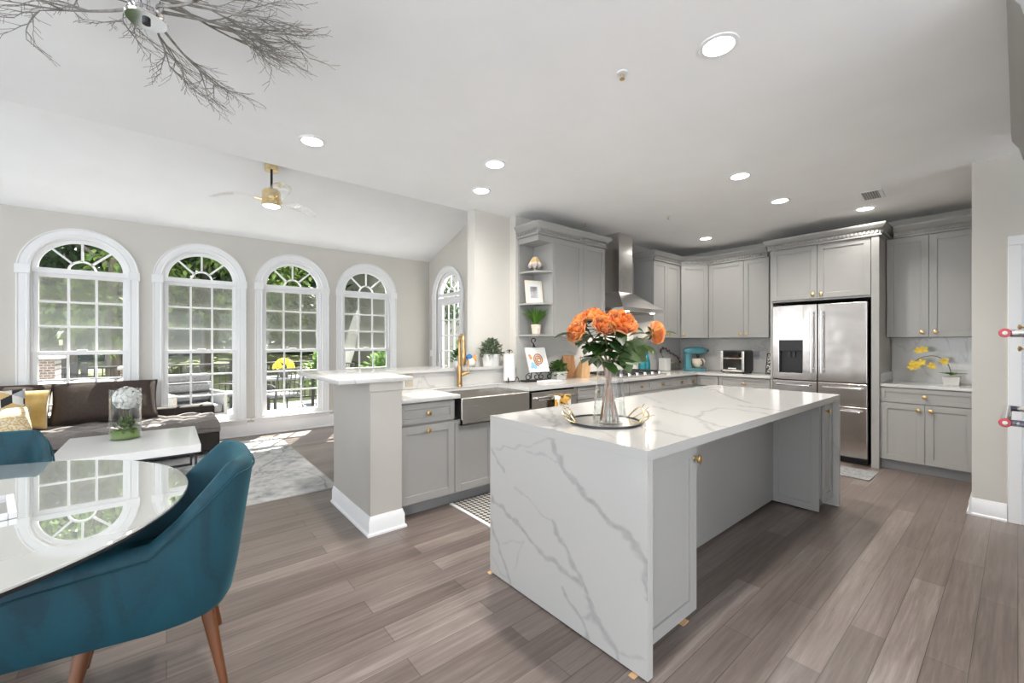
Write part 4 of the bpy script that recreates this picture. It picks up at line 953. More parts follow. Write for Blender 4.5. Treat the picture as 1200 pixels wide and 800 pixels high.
# orchid
t = thing('orchid', 'yellow orchid in a white square pot on the counter beside the pantry wall', 'orchid', (6.16, .43, .9055))
rect_pot(.13, .13, .085).build('pot', CERAMIC, t)
b = MB()
for a, L_ in ((.3, .12), (1.6, .1), (2.7, .13), (3.6, .11), (4.6, .12), (5.5, .1)): b.leaf((0, 0, .10), (math.cos(a), math.sin(a), .45), (0, 0, 1), L_, .03)
b.build('leaves', leafy('orchid_leaves', (.05, .20, .02), (.16, .36, .06)), t)
sp_ = smooth_path([(0, 0, .10), (-.01, .03, .22), (-.02, .11, .29), (-.03, .21, .28), (-.03, .27, .23)]); MB().tube(sp_, .004, 6).build('stem', varied('orchid_stem', (.10, .08, .05), (.2, .16, .06), 20), t)
YEL = leafy('yellow_petals', (.72, .48, .03), (.85, .66, .10))
rng = random.Random(2)
for p in ((-.04, .28, .21), (-.05, .25, .19), (-.04, .215, .225), (-.03, .24, .35), (-.02, .05, .24), (-.03, .14, .19), (-.03, .20, .36), (-.04, .29, .17)):
    b = MB()
    for k in range(5): a = 2 * PI * k / 5; b.leaf(p, (-.35, math.cos(a), math.sin(a)), (-1, 0, 0), .04, .014)
    b.build('bloom', YEL, t)

# kitchen rugs
RUN_ = varied('woven_runner', (.06, .055, .05), (.50, .47, .43), 1, .95); N_, L_, B_ = nt(RUN_)
ck = node(RUN_, 'ShaderNodeTexChecker'); ck.inputs['Scale'].default_value = 34; L_.new(coords(RUN_, (1, 1, 1), (0, 0, R(45))), ck.inputs[0])
ck.inputs[1].default_value = (.045, .042, .04, 1); ck.inputs[2].default_value = (.42, .40, .37, 1); L_.new(ck.outputs[0], B_.inputs['Base Color'])
t = thing('kitchen_runner', 'black and cream woven runner rug with white edge between sink and island', 'rug', (1.80, 2.05, .0005))
MB().box((.03, 0, 0), (2.2, .94, .008), .002).build('weave', RUN_, t); MB().box((0, 0, 0), (.03, .94, .010), .003).build('edge_band', PAPER, t)
MATG = varied('grey_mat', (.22, .22, .22), (.36, .36, .36), 40, .95)
t = tag(MB().box((-.20, -.42, 0), (.20, .42, .010), .004).build('floor_mat', MATG, loc=(5.42, 1.33, .0005)), 'small grey floor mat in front of the refrigerator', 'mat')

# tall oven cabinet at the near side of the pantry door
t = thing('oven_cabinet', 'tall gray oven cabinet next to the pantry door', 'cabinet', (2.5, -.05, 0))
CABP = GRAY
b = MB(); b.box((0, -.62, .1), (1.85, 0, .315), .002).box((0, -.62, 0), (1.85, -.07, .1)).box((0, -.62, 1.605), (1.85, 0, 2.60), .002).box((0, -.62, .315), (.145, 0, 1.605), .002).box((.935, -.62, .315), (1.85, 0, 1.605), .002); b.build('body', CABP, t)
for x0, x1, z0, z1, kx, kz in ((1.13, 1.84, 1.375, 2.4, 1.62, 1.435), (1.13, 1.84, .12, 1.365, 1.62, 1.30)):
    sb = MB(); shaker(sb, -x1, z0, -x0, z1, 0); sb.bm.transform(Matrix.Rotation(PI, 4, 'Z')); dr = sb.build('door', CABP, t)
    k = MB(); k.lathe([(.009, 0), (.006, .006), (.006, .014), (.014, .018), (.0165, .023), (.0165, .028), (.003, .032)], seg=8, M=Matrix.Translation((kx, .02, kz)) @ Matrix.Rotation(-PI / 2, 4, 'X')); k.build('knob', BRASS, dr)
c = MB(); c.loft([[(x, o, 2.45 + z * 1.9) for o, z in [(0, 0), (.01, 0), (.015, .04), (.03, .05), (.045, .09), (.075, .12), (.08, .15), (0, .15)]] for x in (0, 1.85)]); c.build('crown', CABP, t)
t = thing('wall_oven', 'double wall oven in the tall cabinet, handles with red end medallions', 'oven', (2.65, -.05, .32))
MB().box((0, -.2, 0), (.78, .018, 1.28), .004).build('body', BLACK, t)
FLOR = varied('floral_metal', (.10, .10, .14), (.75, .72, .70), 28, .3, .3, st=(.42, .58)); RED = mat('red_medallion', (.45, .01, .02), .3)
for z in (1.06, .68):
    b = MB(); b.tube([(.09, .085, z), (.72, .085, z)], .017, 12); b.build('handle', CHROME, t)
    for px in (.10, .71): MB().tube([(px, .02, z), (px, .085, z)], .014, 10).build('handle_post', FLOR, t)
    My = Matrix.Translation((.09, .085, z)) @ Matrix.Rotation(-PI / 2, 4, 'Y')
    MB().lathe([(.019, 0), (.019, .006), (.017, .008)], M=My, seg=20).build('medallion', RED, t); MB().lathe([(.008, .007), (.008, .0095), (.004, .010)], M=My, seg=14).build('medallion_centre', CERAMIC, t)

# ------------------------------------------------------------------ ceiling things
LENS = glow('led_lens', (1, .97, .92), 8)
LL = [(2.006, .899, 'recessed ceiling light above the island'), (.781, 3.125, 'recessed ceiling light nearest the ceiling fan'), (1.987, 2.616, 'recessed ceiling light in front of the sink'), (2.237, 3.151, 'recessed ceiling light above the sink'), (3.719, 1.491, 'recessed ceiling light above the far end of the island'), (4.674, 1.499, 'recessed ceiling light between the island and the refrigerator'), (5.59, 2.675, 'recessed ceiling light near the corner wall cabinet'), (5.629, 1.017, 'recessed ceiling light in front of the refrigerator, by the vent')]
for x, y, lb in LL:
    t = thing('recessed_light', lb, 'ceiling light', (x, y, CH), group='recessed ceiling lights')
    MB().lathe([(.066, -.001), (.088, -.001), (.086, -.006), (.068, -.008), (.066, -.003)], seg=32, cap=False).build('trim_ring', WHITE, t)
    MB().lathe([(.001, -.003), (.067, -.003)], seg=32, cap=False).build('lens', LENS, t)
    s = light('recessed_lamp', 'AREA', (0, 0, -.02), 1.3 if (y > 3.14 or x > 5.6) else (3 if x > 5.5 else 8), (1, .965, .91), shape='DISK', size=.12, spread=R(150)); s.parent = t
t = thing('ceiling_vent', 'white ceiling air vent with dark louvres near the refrigerator', 'vent', (5.15, .887, CH), R(4))
MB().box((-.16, -.09, -.008), (.16, .09, -.0005), .003).build('frame', WHITE, t); MB().box((-.13, -.06, -.0095), (.13, .06, -.008)).build('duct_opening', BLACK, t)
b = MB()
for k in range(7): b.box((-.13, -.056 + .018 * k, -.013), (.13, -.050 + .018 * k, -.008))
b.build('louvre', GRAY, t)
for x, y, lb in ((1.823, 1.309, 'ceiling sprinkler head above the island'), (4.287, 2.47, 'ceiling sprinkler head in front of the range hood'), (3.80, 3.25, 'ceiling sprinkler head above the wall cabinet by the hood')):
    t = thing('sprinkler', lb, 'sprinkler', (x, y, CH), group='ceiling sprinklers')
    MB().lathe([(.001, -.001), (.028, -.001), (.025, -.006), (.009, -.008)], seg=24).build('escutcheon', WHITE, t)
    b = MB(); b.lathe([(.006, -.006), (.005, -.018), (.003, -.024)], seg=12); b.tube([(-.004, 0, -.014), (-.009, 0, -.022), (0, 0, -.034)], .0016, 6); b.tube([(.004, 0, -.014), (.009, 0, -.022), (0, 0, -.034)], .0016, 6); b.lathe([(.013, -.036), (.013, -.034)], seg=14); b.build('head', BRASS, t)
# fan
t = thing('ceiling_fan', 'gold ceiling fan with three clear blades hanging from the sloped ceiling', 'ceiling fan', (.93, 5.46, 2.89))
zc = vz(5.46) - 2.89
b = MB(); b.lathe([(.07, -.08), (.072, -.06), (.072, .03)], (0, 0, zc - .01), 28); b.build('canopy', GOLD, t)
MB().tube([(0, 0, .18), (0, 0, zc - .07)], .013, 12).build('downrod', BLACK, t)
MB().lathe([(.03, .22), (.085, .19), (.095, .17), (.095, .05), (.10, .045), (.10, .02), (.092, .012)], seg=32).build('motor_housing', GOLD, t)
MB().lathe([(.001, 0), (.07, .004), (.09, .014), (.09, .02)], seg=28).build('light_lens', glow('fan_lamp', (1, .93, .8), 6), t)
for k, a in enumerate((R(160), R(280), R(40))):
    b = MB(); ca, sa = math.cos(a), math.sin(a)
    def BP(u, v):
        r = .08 + .56 * u; w = (.055 + .09 * math.sin(PI * min(1, u * .9 + .1))) * (v - .5) * 1.35; cur = -.10 * u * u
        x, y = r, w + cur; return (x * ca - y * sa, x * sa + y * ca, .08 + .05 * math.sin(PI * u) - .02 * (v - .5) * (1.5 - u))
    b.grid(BP, 14, 5); o = b.build('blade', ACRYL, t); md = o.modifiers.new('thick', 'SOLIDIFY'); md.thickness = .006
    b = MB(); b.tube([(.07 * ca, .07 * sa, .08), (.17 * ca, .17 * sa, .10)], [.018, .010], 8); b.build('blade_bracket', GOLD, t)
# branch chandelier
TWIG = varied('silvered_branch', (.16, .145, .13), (.34, .32, .30), 30, .5, .3)
t = thing('branch_chandelier', 'silver twig chandelier with a round chrome plate on the ceiling', 'chandelier', (-.055, 1.98, 2.485))
MB().lathe([(.001, 0), (.058, .0), (.062, .006), (.058, .012), (.03, .014)], seg=36).build('bottom_plate', CHROME, t)
MB().lathe([(.012, 0), (.012, -.012), (.004, -.016)], seg=14).build('finial', DARKMETAL, t)
b = MB(); b.lathe([(.035, .014), (.05, .03), (.05, .07), (.03, .09), (.03, .16), (.065, .20), (.065, .2545)], seg=28); b.build('chrome_body', CHROME, t)
rng = random.Random(21)
for k in range(17):
    a = 2 * PI * k / 17 + rng.uniform(-.15, .15); b = MB(); tips = []
    def grow(p, d, L_, r, lev):
        q = [p]
        for i in range(4):
            d = (d + Vector((rng.uniform(-.13, .13), rng.uniform(-.13, .13), rng.uniform(-.08, .06)))).normalized(); n_ = q[-1] + d * L_ / 4
            n_.z = min(n_.z, .22); q.append(n_)
            if lev < 3 and i >= (1 if lev == 0 else 0):
                for _ in range(2 if lev < 1 else 1):
                    s_ = d.cross(Vector((0, 0, 1))).normalized() * rng.choice((-1, 1)); grow(n_, (d * 1.1 + s_ * rng.uniform(.35, .75) + Vector((0, 0, rng.uniform(-.25, .25)))).normalized(), L_ * rng.uniform(.38, .6), r * .55, lev + 1)
        b.tube(smooth_path(q, 2), [max(.0008, r * (1 - .75 * i / 8)) for i in range(9)], 5)
        if lev <= 1: tips.append((q[-1], d))
    grow(Vector((.04 * math.cos(a), .04 * math.sin(a), .05 + .04 * (k % 3))), Vector((math.cos(a), math.sin(a), rng.uniform(-.1, .22))), rng.uniform(.30, .40), .0065, 0)
    br = b.build('branch', TWIG, t); c = MB()
    for p, d in tips[-1:]: c.tube([p, p + d * .03], .0035, 6)
    c.build('candle_tip', CERAMIC, br)
# ------------------------------------------------------------------ dining corner
TBX, TBY, TBR = -.79, 2.25, .862
t = thing('dining_table', 'round glossy glass dining table beside the teal chairs', 'dining table', (TBX, TBY, 0))
def table_mat():
    m = mat('white_back_painted_glass', (.70, .70, .68), .02); N, L, B = nt(m)
    g = node(m, 'ShaderNodeBsdfGlossy'); g.inputs['Roughness'].default_value = .015; g.inputs[0].default_value = (.93, .96, .95, 1)
    f = node(m, 'ShaderNodeFresnel'); f.inputs[0].default_value = 2.6
    a = mathn(m, 'ADD', mathn(m, 'MULTIPLY', f.outputs[0], 1.3), .22, True); mx = node(m, 'ShaderNodeMixShader')
    L.new(a, mx.inputs[0]); L.new(B.outputs[0], mx.inputs[1]); L.new(g.outputs[0], mx.inputs[2]); L.new(mx.outputs[0], N['Material Output'].inputs[0]); return m
MB().lathe([(.001, .741), (TBR - .004, .741), (TBR, .744), (TBR, .750), (TBR - .003, .753), (.001, .753)], seg=128).build('glass_top', table_mat(), t)
MB().lathe([(TBR - .03, .722), (TBR - .012, .728), (TBR - .012, .7405), (.001, .7405), (.001, .722)], seg=96).build('underframe', BLACK, t)
MB().lathe([(.28, 0), (.28, .02), (.06, .05), (.05, .12), (.05, .68), (.16, .722)], seg=40).build('pedestal', CHROME, t)
t = thing('serving_tray', 'white framed mirror tray on the glass dining table', 'tray', (-.55, 2.24, .7535), R(12))
b = MB()
for q in (((-.14, -.14, 0), (-.12, .14, .02)), ((.12, -.14, 0), (.14, .14, .02)), ((-.12, -.14, 0), (.12, -.12, .02)), ((-.12, .12, 0), (.12, .14, .02))): b.box(*q, .003)
b.build('frame', WHITE, t); MB().box((-.121, -.121, .002), (.121, .121, .008)).build('mirror', CHROME, t)

def tub_chair(label, loc, rz):
    t = thing('dining_chair', label, 'chair', loc, rz, 'teal dining chairs')
    S = []
    for k in range(8): S.append((.40 - .055 * k, -.305, 0.))
    n = 26
    for k in range(n + 1):
        a = -PI / 2 + PI * k / n; e = .68
        S.append((-.0 - .29 * abs(math.cos(a)) ** e, .305 * math.copysign(abs(math.sin(a)) ** e, math.sin(a)), 0))
    for k in range(8): S.append((.015 + .055 * k, .305, 0.))
    P = []
    for p in S:
        if not P or (Vector(p) - Vector(P[-1])).length > 1e-4: P.append(p)
    def H(x):
        if x > -.02: return .642 - .03 * (x + .02) / .42
        q = min(1, (-.02 - x) / .195); return .642 + .235 * (q ** .95)
    N = len(P); loops = []; pipe = [[], []]
    for i, p in enumerate(P):
        a, b_ = Vector(P[max(i - 1, 0)]), Vector(P[min(i + 1, N - 1)]); tn = (b_ - a).normalized(); nr = Vector((-tn.y, tn.x, 0))
        c = Vector(p); h = H(p[0]); lean = max(0, h - .60) * .16
        bx = -.0
        if c.x < 0: pass
        fr = max(0., c.x - .30) / .10
        def Q(off, z, tp=1.):
            sc = 1 - .13 * max(0, (.55 - z) / .24) ** 1.2
            q = Vector((c.x * sc, c.y * sc, 0)) + nr * off; q.x -= lean * max(0, (z - .45) / .4) * (1 if c.x < .0 else 0)
            return (q.x, q.y, z)
        z0 = .315 + .03 * max(0, c.x) / .40
        h2 = h - .03 * fr ** 3
        loops.append([Q(-.012, z0), Q(0, z0 + .03), Q(.002, .45), Q(.0, h2 - .06), Q(-.004, h2 - .028), Q(-.016, h2 - .008), Q(-.034, h2), Q(-.052, h2 - .008), Q(-.064, h2 - .03), Q(-.07, h2 - .07), Q(-.075, .48), Q(-.075, .40), Q(-.06, z0 + .01)])
        pipe[0].append(Q(.0035, h2 - .045)); 
    MB().loft(loops).build('shell', TEAL, t, smooth=60)
    MB().tube(pipe[0], .0042, 6).build('piping', TEALD, t)
    o = []
    for k in range(40):
        a = 2 * PI * k / 40; ca, sa = math.cos(a), math.sin(a); o.append((.255 * math.copysign(abs(ca) ** .5, ca) + .005, .235 * math.copysign(abs(sa) ** .5, sa)))
    MB().loft([[(x * k_, y * k_, z) for x, y in o] for k_, z in ((.93, .33), (.985, .36), (1, .40), (1, .45), (.97, .475), (.88, .487), (.5, .492))]).build('seat', TEAL, t, smooth=60)
    MB().loft([[(x * k_, y * 1.08 * k_, z) for x, y in o] for k_, z in ((.9, .324), (.9, .336))]).build('underside', BLACK, t)
    for sx in (-1, 1):
        for sy in (-1, 1): MB().tube([(sx * .165, sy * .175, .33), (sx * .225, sy * .245, .0)], [.025, .012], 14).build('leg', WALNUT, t)
    return t
ch = tub_chair('teal velvet dining chair with walnut legs tucked under the near edge of the table', (-.04, 2.19, 0), PI + R(-2))
dup(ch, (-.745, 3.05, 0), -PI / 2 + R(3), 'teal velvet dining chair across the table, in front of the coffee table')

# ------------------------------------------------------------------ living corner
RUGM = mat('distressed_rug', (.5, .5, .5), .95)
def _rug():
    m = RUGM; N, L, B = nt(m); v = coords(m); a = noise_tex(m, v, 1.3, 6, .65, .6); b = noise_tex(m, v, 9, 6, .7); c = noise_tex(m, v, .8, 4, .5, 1.2)
    base = ramp(m, mathn(m, 'ADD', mathn(m, 'MULTIPLY', a.outputs[0], .5), mathn(m, 'MULTIPLY', b.outputs[0], .5)), [(.36, (.20, .21, .23)), (.46, (.40, .40, .40)), (.56, (.56, .55, .54)), (.7, (.64, .63, .62))])
    d = mathn(m, 'ABSOLUTE', mathn(m, 'SUBTRACT', c.outputs[0], .5)); ln = mathn(m, 'SUBTRACT', 1, mathn(m, 'MULTIPLY', d, 70), True)
    L.new(mixc(m, mathn(m, 'MULTIPLY', ln, .6), base, (.13, .12, .12)), B.inputs['Base Color']); bump(m, b.outputs[0], .3)
_rug()
t = thing('area_rug', 'large distressed grey area rug under the coffee table', 'rug', (-.7, 5.33, .0005))
MB().box((-1.92, -1.32, 0), (1.92, 1.32, .011), .003).build('pile', RUGM, t)
b = MB(); b.box((-1.93, -1.33, 0), (1.93, -1.318, .009), .002).box((-1.93, 1.318, 0), (1.93, 1.33, .009), .002).box((1.918, -1.33, 0), (1.93, 1.33, .009), .002).box((-1.93, -1.33, 0), (-1.918, 1.33, .009), .002); b.build('binding', mat('rug_binding', (.42, .40, .38), .9), t)
t = thing('coffee_table', 'white lacquered coffee table on a dark metal frame', 'coffee table', (-.235, 5.21, .0115))
MB().box((-.475, -.53, .345), (.475, .53, .415), .004).build('table_top', LACQ, t)
b = MB()
for x in (-.45, .43):
    for y in (-.50, .48): b.box((x, y, 0), (x + .02, y + .02, .345))
for y in (-.50, .48): b.box((-.45, y, .0), (.45, y + .02, .02)); b.box((-.45, y, .325), (.45, y + .02, .345))
for x in (-.45, .43): b.box((x, -.5, .325), (x + .02, .5, .345))
b.build('metal_frame', DARKMETAL, t)
t = thing('cylinder_vase', 'clear glass cylinder vase with white flowers on moss on the coffee table', 'vase', (-.30, 5.40, .427))
MB().lathe([(.001, 0), (.112, 0), (.115, .006), (.115, .47), (.109, .47), (.109, .012), (.001, .012)], seg=40, cap=False).build('glass', CLEAR, t)
b = MB().lathe([(.001, .0125), (.107, .0125), (.107, .05), (.08, .085), (.001, .10)], seg=28, cap=False); b.build('moss_bed', MOSS, t)
bushy(160, (.095, .095, .10), (0, 0, .075), .06, .014, 31).build('moss_leaves', leafy('moss_leaf', (.04, .10, .02), (.18, .28, .06)), t)
fl = thing('white_hydrangea', 'white flower head on thin stems inside the cylinder vase', 'flower', (-.30, 5.40, .52))
b = MB(); rng = random.Random(4)
for k in range(420):
    d = Vector((rng.gauss(0, 1), rng.gauss(0, 1), rng.gauss(0, 1))).normalized(); c = Vector((.01, 0, .29)) + Vector((d.x * .095, d.y * .095, d.z * .095)) * rng.uniform(.8, 1.05); s_ = d.orthogonal().normalized()
    b.leaf(c, s_ * math.cos(k) + d.cross(s_) * math.sin(k) + d * .4, d, .042, .017, n=3)
b.build('petals', leafy('white_petals', (.86, .86, .84), (.92, .92, .90)), fl)
b = MB()
for x in (-.03, .0, .03): b.tube([(x, 0, 0), (x * .6 + .005, .0, .22)], .0035, 6)
b.build('stem', STEM, fl)
# sofa
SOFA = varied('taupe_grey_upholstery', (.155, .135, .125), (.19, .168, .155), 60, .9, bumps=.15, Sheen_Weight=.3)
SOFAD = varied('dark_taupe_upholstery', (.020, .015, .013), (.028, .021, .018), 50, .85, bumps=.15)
t = thing('sofa', 'long armless taupe sofa with a button tufted seat below the windows', 'sofa', (-1.0, 6.50, 0))
X0, X1, Y0, Y1 = -2.0, 1.50, -.46, .44
def seat(u, v):
    x, y = X0 + (X1 - X0) * u, Y0 + (Y1 - Y0) * v; e = min((x - X0), (X1 - x), (y - Y0), (Y1 - y)); ed = math.sqrt(max(0, 1 - (1 - min(1, e / .05)) ** 2))
    tx, ty = x / .175, y / .15; s_ = abs(math.sin(PI * (tx + ty) / 2)) ** .55 * abs(math.sin(PI * (tx - ty) / 2)) ** .55
    return (x, y, .335 + .065 * ed + .035 * s_ * ed)
b = MB(); b.grid(seat, 220, 60); b.box((X0, Y0, .28), (X1, Y1, .334), .015); b.build('tufted_seat', SOFA, t, smooth=70)
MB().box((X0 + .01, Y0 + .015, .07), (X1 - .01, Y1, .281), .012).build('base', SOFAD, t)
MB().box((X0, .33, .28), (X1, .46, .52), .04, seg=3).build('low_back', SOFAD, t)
for x in (X0 + .1, -.2, X1 - .1):
    for y in (Y0 + .08, Y1 - .08): MB().lathe([(.018, 0.012), (.024, .075)], (x, y, 0), 12).build('leg', BLACK, t)
def pillow(w, h, th, pinch=.07, nu=26):
    b = MB(); b.merge = True
    def f(s):
        def g(u, v):
            x, y = 2 * u - 1, 2 * v - 1; t_ = th / 2 * (max(0, 1 - x ** 4) * max(0, 1 - y ** 4)) ** .42
            px = x * w / 2 * (1 - pinch * (1 - y * y) * abs(x) ** 3); py = y * h / 2 * (1 - pinch * (1 - x * x) * abs(y) ** 3)
            return (px, s * t_, py + h / 2)
        return g
    b.grid(f(-1), nu, nu); b.grid(f(1), nu, nu); return b
def cushion(name, label, m, w, h, th, loc, rz, tilt, roll=0, pip=None, cat='cushion', group=None, pinch=.05):
    t = thing(name, label, cat, loc, rz, group)
    M = Matrix.Rotation(R(roll), 4, 'Y') @ Matrix.Rotation(R(tilt), 4, 'X')
    b = pillow(w, h, th, pinch); b.bm.transform(M); o = b.build('cover', m, t, smooth=80)
    if pip:
        q = []
        for k in range(60):
            a = k / 60 * 4; s_, r_ = int(a), a - int(a); x, y = [(2 * r_ - 1, -1), (1, 2 * r_ - 1), (1 - 2 * r_, 1), (-1, 1 - 2 * r_)][s_]
            q.append(M @ Vector((x * w / 2 * (1 - pinch * (1 - y * y)), 0, y * h / 2 * (1 - pinch * (1 - x * x)) + h / 2)))
        MB().tube(q, .007, 6, closed=True).build('piping', pip, t)
    return t, o
PIPE = mat('dark_piping', (.03, .022, .02), .8)
DKCUSH = varied('dark_brown_cushion', (.045, .030, .024), (.06, .042, .034), 45, .85, bumps=.15)
cushion('sofa_cushion', 'big dark brown back cushion with sunlit top on the open end of the sofa', DKCUSH, .90, .50, .24, (-.53, 6.66, .435), R(2), -30, 0, PIPE, group='dark back cushions on the sofa')
cushion('sofa_cushion', 'dark back cushion behind the yellow and patterned pillows', DKCUSH, .92, .50, .24, (-1.44, 6.66, .435), R(-1), -30, 0, PIPE, group='dark back cushions on the sofa')
MUST = varied('mustard_velvet', (.50, .30, .06), (.68, .46, .16), 9, .7, Sheen_Weight=.8)
SPK = varied('speckled_gold_fabric', (.56, .36, .13), (.72, .66, .52), 70, .8, st=(.42, .6))
cushion('throw_pillow', 'mustard yellow velvet pillow standing against the dark cushion', MUST, .44, .42, .15, (-1.19, 6.52, .435), R(6), -14, 3, group='throw pillows on the sofa', cat='pillow')
cushion('throw_pillow', 'speckled gold pillow lying in front of the patterned one', SPK, .46, .34, .16, (-1.23, 6.12, .425), R(8), -44, -6, group='throw pillows on the sofa', cat='pillow')
t, o = cushion('throw_pillow', 'pillow with a tumbling block pattern in white, gold and black', None, .48, .44, .14, (-1.31, 6.34, .435), R(10), -18, -3, group='throw pillows on the sofa', cat='pillow')
PAL = [mat('pattern_white', (.74, .73, .70), .8), mat('pattern_gold', (.62, .44, .20), .8), mat('pattern_black', (.02, .02, .022), .8), mat('pattern_grey', (.45, .47, .50), .8)]
for m_ in PAL: o.data.materials.append(m_)
iM = (Matrix.Rotation(R(-3), 4, 'Y') @ Matrix.Rotation(R(-16), 4, 'X')).inverted()
bm = bmesh.new(); bm.from_mesh(o.data); bmesh.ops.subdivide_edges(bm, edges=bm.edges, cuts=2, use_grid_fill=True)
a_ = .085
for f in bm.faces:
    c = iM @ f.calc_center_median(); x, y = c.x, c.z
    # tumbling blocks: nearest hexagon centre, then the rhombus by angle
    hx = a_ * math.sqrt(3); best = None
    for r_ in range(-1, 8):
        yy = r_ * a_ * 1.5 - .05
        if abs(yy - y) > a_ * 1.2: continue
        for q in range(-6, 7):
            xx = (q + (r_ % 2) * .5) * hx; d = (xx - x) ** 2 + (yy - y) ** 2
            if best is None or d < best[0]: best = (d, xx, yy, (q + r_) % 2)
    ang = math.degrees(math.atan2(y - best[2], x - best[1])) % 360
    f.material_index = (1 if best[3] else 3) if 30 <= ang < 150 else (0 if 150 <= ang < 270 else 2); f.smooth = True
bm.to_mesh(o.data); bm.free()

# ------------------------------------------------------------------ outside: deck, lawn, patio, trees
DECKM = varied('painted_deck_boards', (.13, .14, .15), (.17, .18, .19), 2, .6)
def stuffed(name, mb, m, label=None, **k):
    return structure(name, mb, m, **k)
b = MB()
for k in range(27): y = WW + .16 + k * .145; b.box((-7, y, -.11), (9, y + .138, -.08), .003)
structure('deck_ground', b, DECKM)
GRASS = varied('lawn_grass', (.075, .085, .030), (.14, .15, .06), 3.5, .95, detail=6)
b = MB(); b.grid(lambda u, v: (-30 + 64 * u, 11 + 26 * v, -.75 + 2.7 * v ** .8 + .25 * math.sin(u * 14) * v + .2 * math.sin(v * 9)), 60, 30); structure('lawn', b, GRASS)
RAILM = mat('dark_railing_metal', (.035, .033, .032), .5, .3)
def railing(name, label, x0, x1, y):
    t = thing(name, label, 'railing', ((x0 + x1) / 2, y, -.08)); w = (x1 - x0) / 2
    MB().box((-w, -.04, .93), (w, .04, .97), .006).build('top_rail', RAILM, t); MB().box((-w, -.02, .10), (w, .02, .14), .004).build('bottom_rail', RAILM, t)
    b = MB(); n = int(2 * w / .11)
    for k in range(n): x = -w + (k + .5) * 2 * w / n; b.box((x - .009, -.009, .14), (x + .009, .009, .93))
    o = b.build('baluster', RAILM, t, smooth=0); o['kind'] = 'stuff'
    for x in (-w + .04, 0, w - .04): MB().box((x - .045, -.045, 0), (x + .045, .045, 1.05), .006).build('post', RAILM, t)
    return t
railing('deck_railing', 'dark baluster railing across the deck beyond the middle windows', -1.2, 3.4, 10.9)
railing('deck_railing', 'dark baluster railing beyond the window behind the sofa', -6.4, -1.25, 10.95)
BRICK = mat('brick_parapet', (.22, .17, .15), .9); N_, L_, B_ = nt(BRICK); br = node(BRICK, 'ShaderNodeTexBrick'); br.inputs['Scale'].default_value = 6
br.inputs[1].default_value = (.13, .09, .075, 1); br.inputs[2].default_value = (.09, .065, .055, 1); br.inputs[3].default_value = (.3, .28, .26, 1); L_.new(coords(BRICK, (1, 1, 1), (R(90), 0, 0)), br.inputs[0]); L_.new(br.outputs[0], B_.inputs['Base Color'])
t = thing('garden_parapet', 'low brick garden parapet with stone caps outside the window behind the sofa', 'parapet', (-1.6, 9.9, -.08))
b = MB(); b.box((-.25, -.25, 0), (.25, .25, 1.15)).box((.25, -.12, 0), (1.5, .12, .72)).box((1.0, -.2, 0), (1.4, .2, .95)); b.build('brickwork', BRICK, t); b = MB(); b.box((-.3, -.3, 1.15), (.3, .3, 1.2), .01).box((.2, -.16, .72), (1.5, .16, .77), .01).box((.96, -.24, .95), (1.44, .24, 1.0), .01); b.build('stone_cap', mat('stone_cap', (.24, .235, .225), .8), t)
# patio furniture
PGREY = varied('grey_outdoor_fabric', (.09, .09, .10), (.13, .13, .14), 30, .9); PFRAME = mat('white_outdoor_frame', (.22, .225, .23), .5)
t = thing('outdoor_armchair', 'grey cushioned outdoor armchair on the deck', 'outdoor chair', (.33, 8.5, -.08), R(15))
b = MB(); b.box((-.36, -.36, .0), (-.31, .36, .62), .01).box((.31, -.36, .0), (.36, .36, .62), .01).box((-.36, -.36, .22), (.36, .36, .28), .01).box((-.36, .31, .0), (.36, .36, .75), .01); b.build('frame', PFRAME, t)
b = MB()
for z in (.44, .60, .76): b.box((-.30, .16, z), (.30, .31, z + .14), .04, seg=3)
b.build('back_cushion', PGREY, t); MB().box((-.30, -.35, .28), (.30, .18, .42), .04, seg=3).build('seat_cushion', PGREY, t)
t = thing('wooden_crate', 'pale wooden crate on the deck in front of the grey armchair', 'crate', (.25, 7.75, -.08), R(5))
b = MB()
for z in (.02, .16, .30): b.box((-.25, -.18, z), (.25, -.165, z + .11), .003).box((-.25, .165, z), (.25, .18, z + .11), .003).box((-.25, -.18, z), (-.235, .18, z + .11), .003).box((.235, -.18, z), (.25, .18, z + .11), .003)
b.build('slats', LIGHTWOOD, t)
def patio_chair(label, loc, rz):
    t = thing('patio_chair', label, 'outdoor chair', loc, rz, 'black metal patio chairs')
    b = MB(); 
    for s in (-.24, .24): b.tube(smooth_path([(s, -.24, 0), (s, -.22, .42), (s, -.20, .64), (s, .18, .64), (s, .25, .45)]), .014, 6); b.tube(smooth_path([(s, .28, 0), (s, .22, .45), (s, .32, .95)]), .014, 6)
    b.tube([(-.24, .32, .95), (.24, .32, .95)], .014, 6); b.tube([(-.24, -.22, .42), (.24, -.22, .42)], .012, 6); b.tube([(-.24, .22, .45), (.24, .22, .45)], .012, 6)
    for k in range(5): x = -.16 + .08 * k; b.tube([(x, .23, .48), (x, .32, .94)], .008, 5)
    b.build('frame', RAILM, t); MB().box((-.23, -.22, .43), (.23, .22, .50), .03, seg=3).build('seat_pad', PGREY, t)
patio_chair('black metal patio chair pulled up to the patio table', (1.62, 8.55, -.08), R(200)); patio_chair('black metal patio chair at the end of the patio table', (2.85, 9.55, -.08), R(-80)); patio_chair('black metal patio chair beyond the patio table by the railing', (1.5, 10.25, -.08), R(5)); patio_chair('black metal patio chair beside the grey armchair', (.95, 9.35, -.08), R(-120))
t = thing('patio_table', 'dark rectangular patio table behind the arched window', 'outdoor table', (1.95, 9.3, -.08))
MB().box((-.55, -.45, .70), (.55, .45, .74), .006).build('table_top', mat('patio_top', (.13, .14, .15), .25), t)
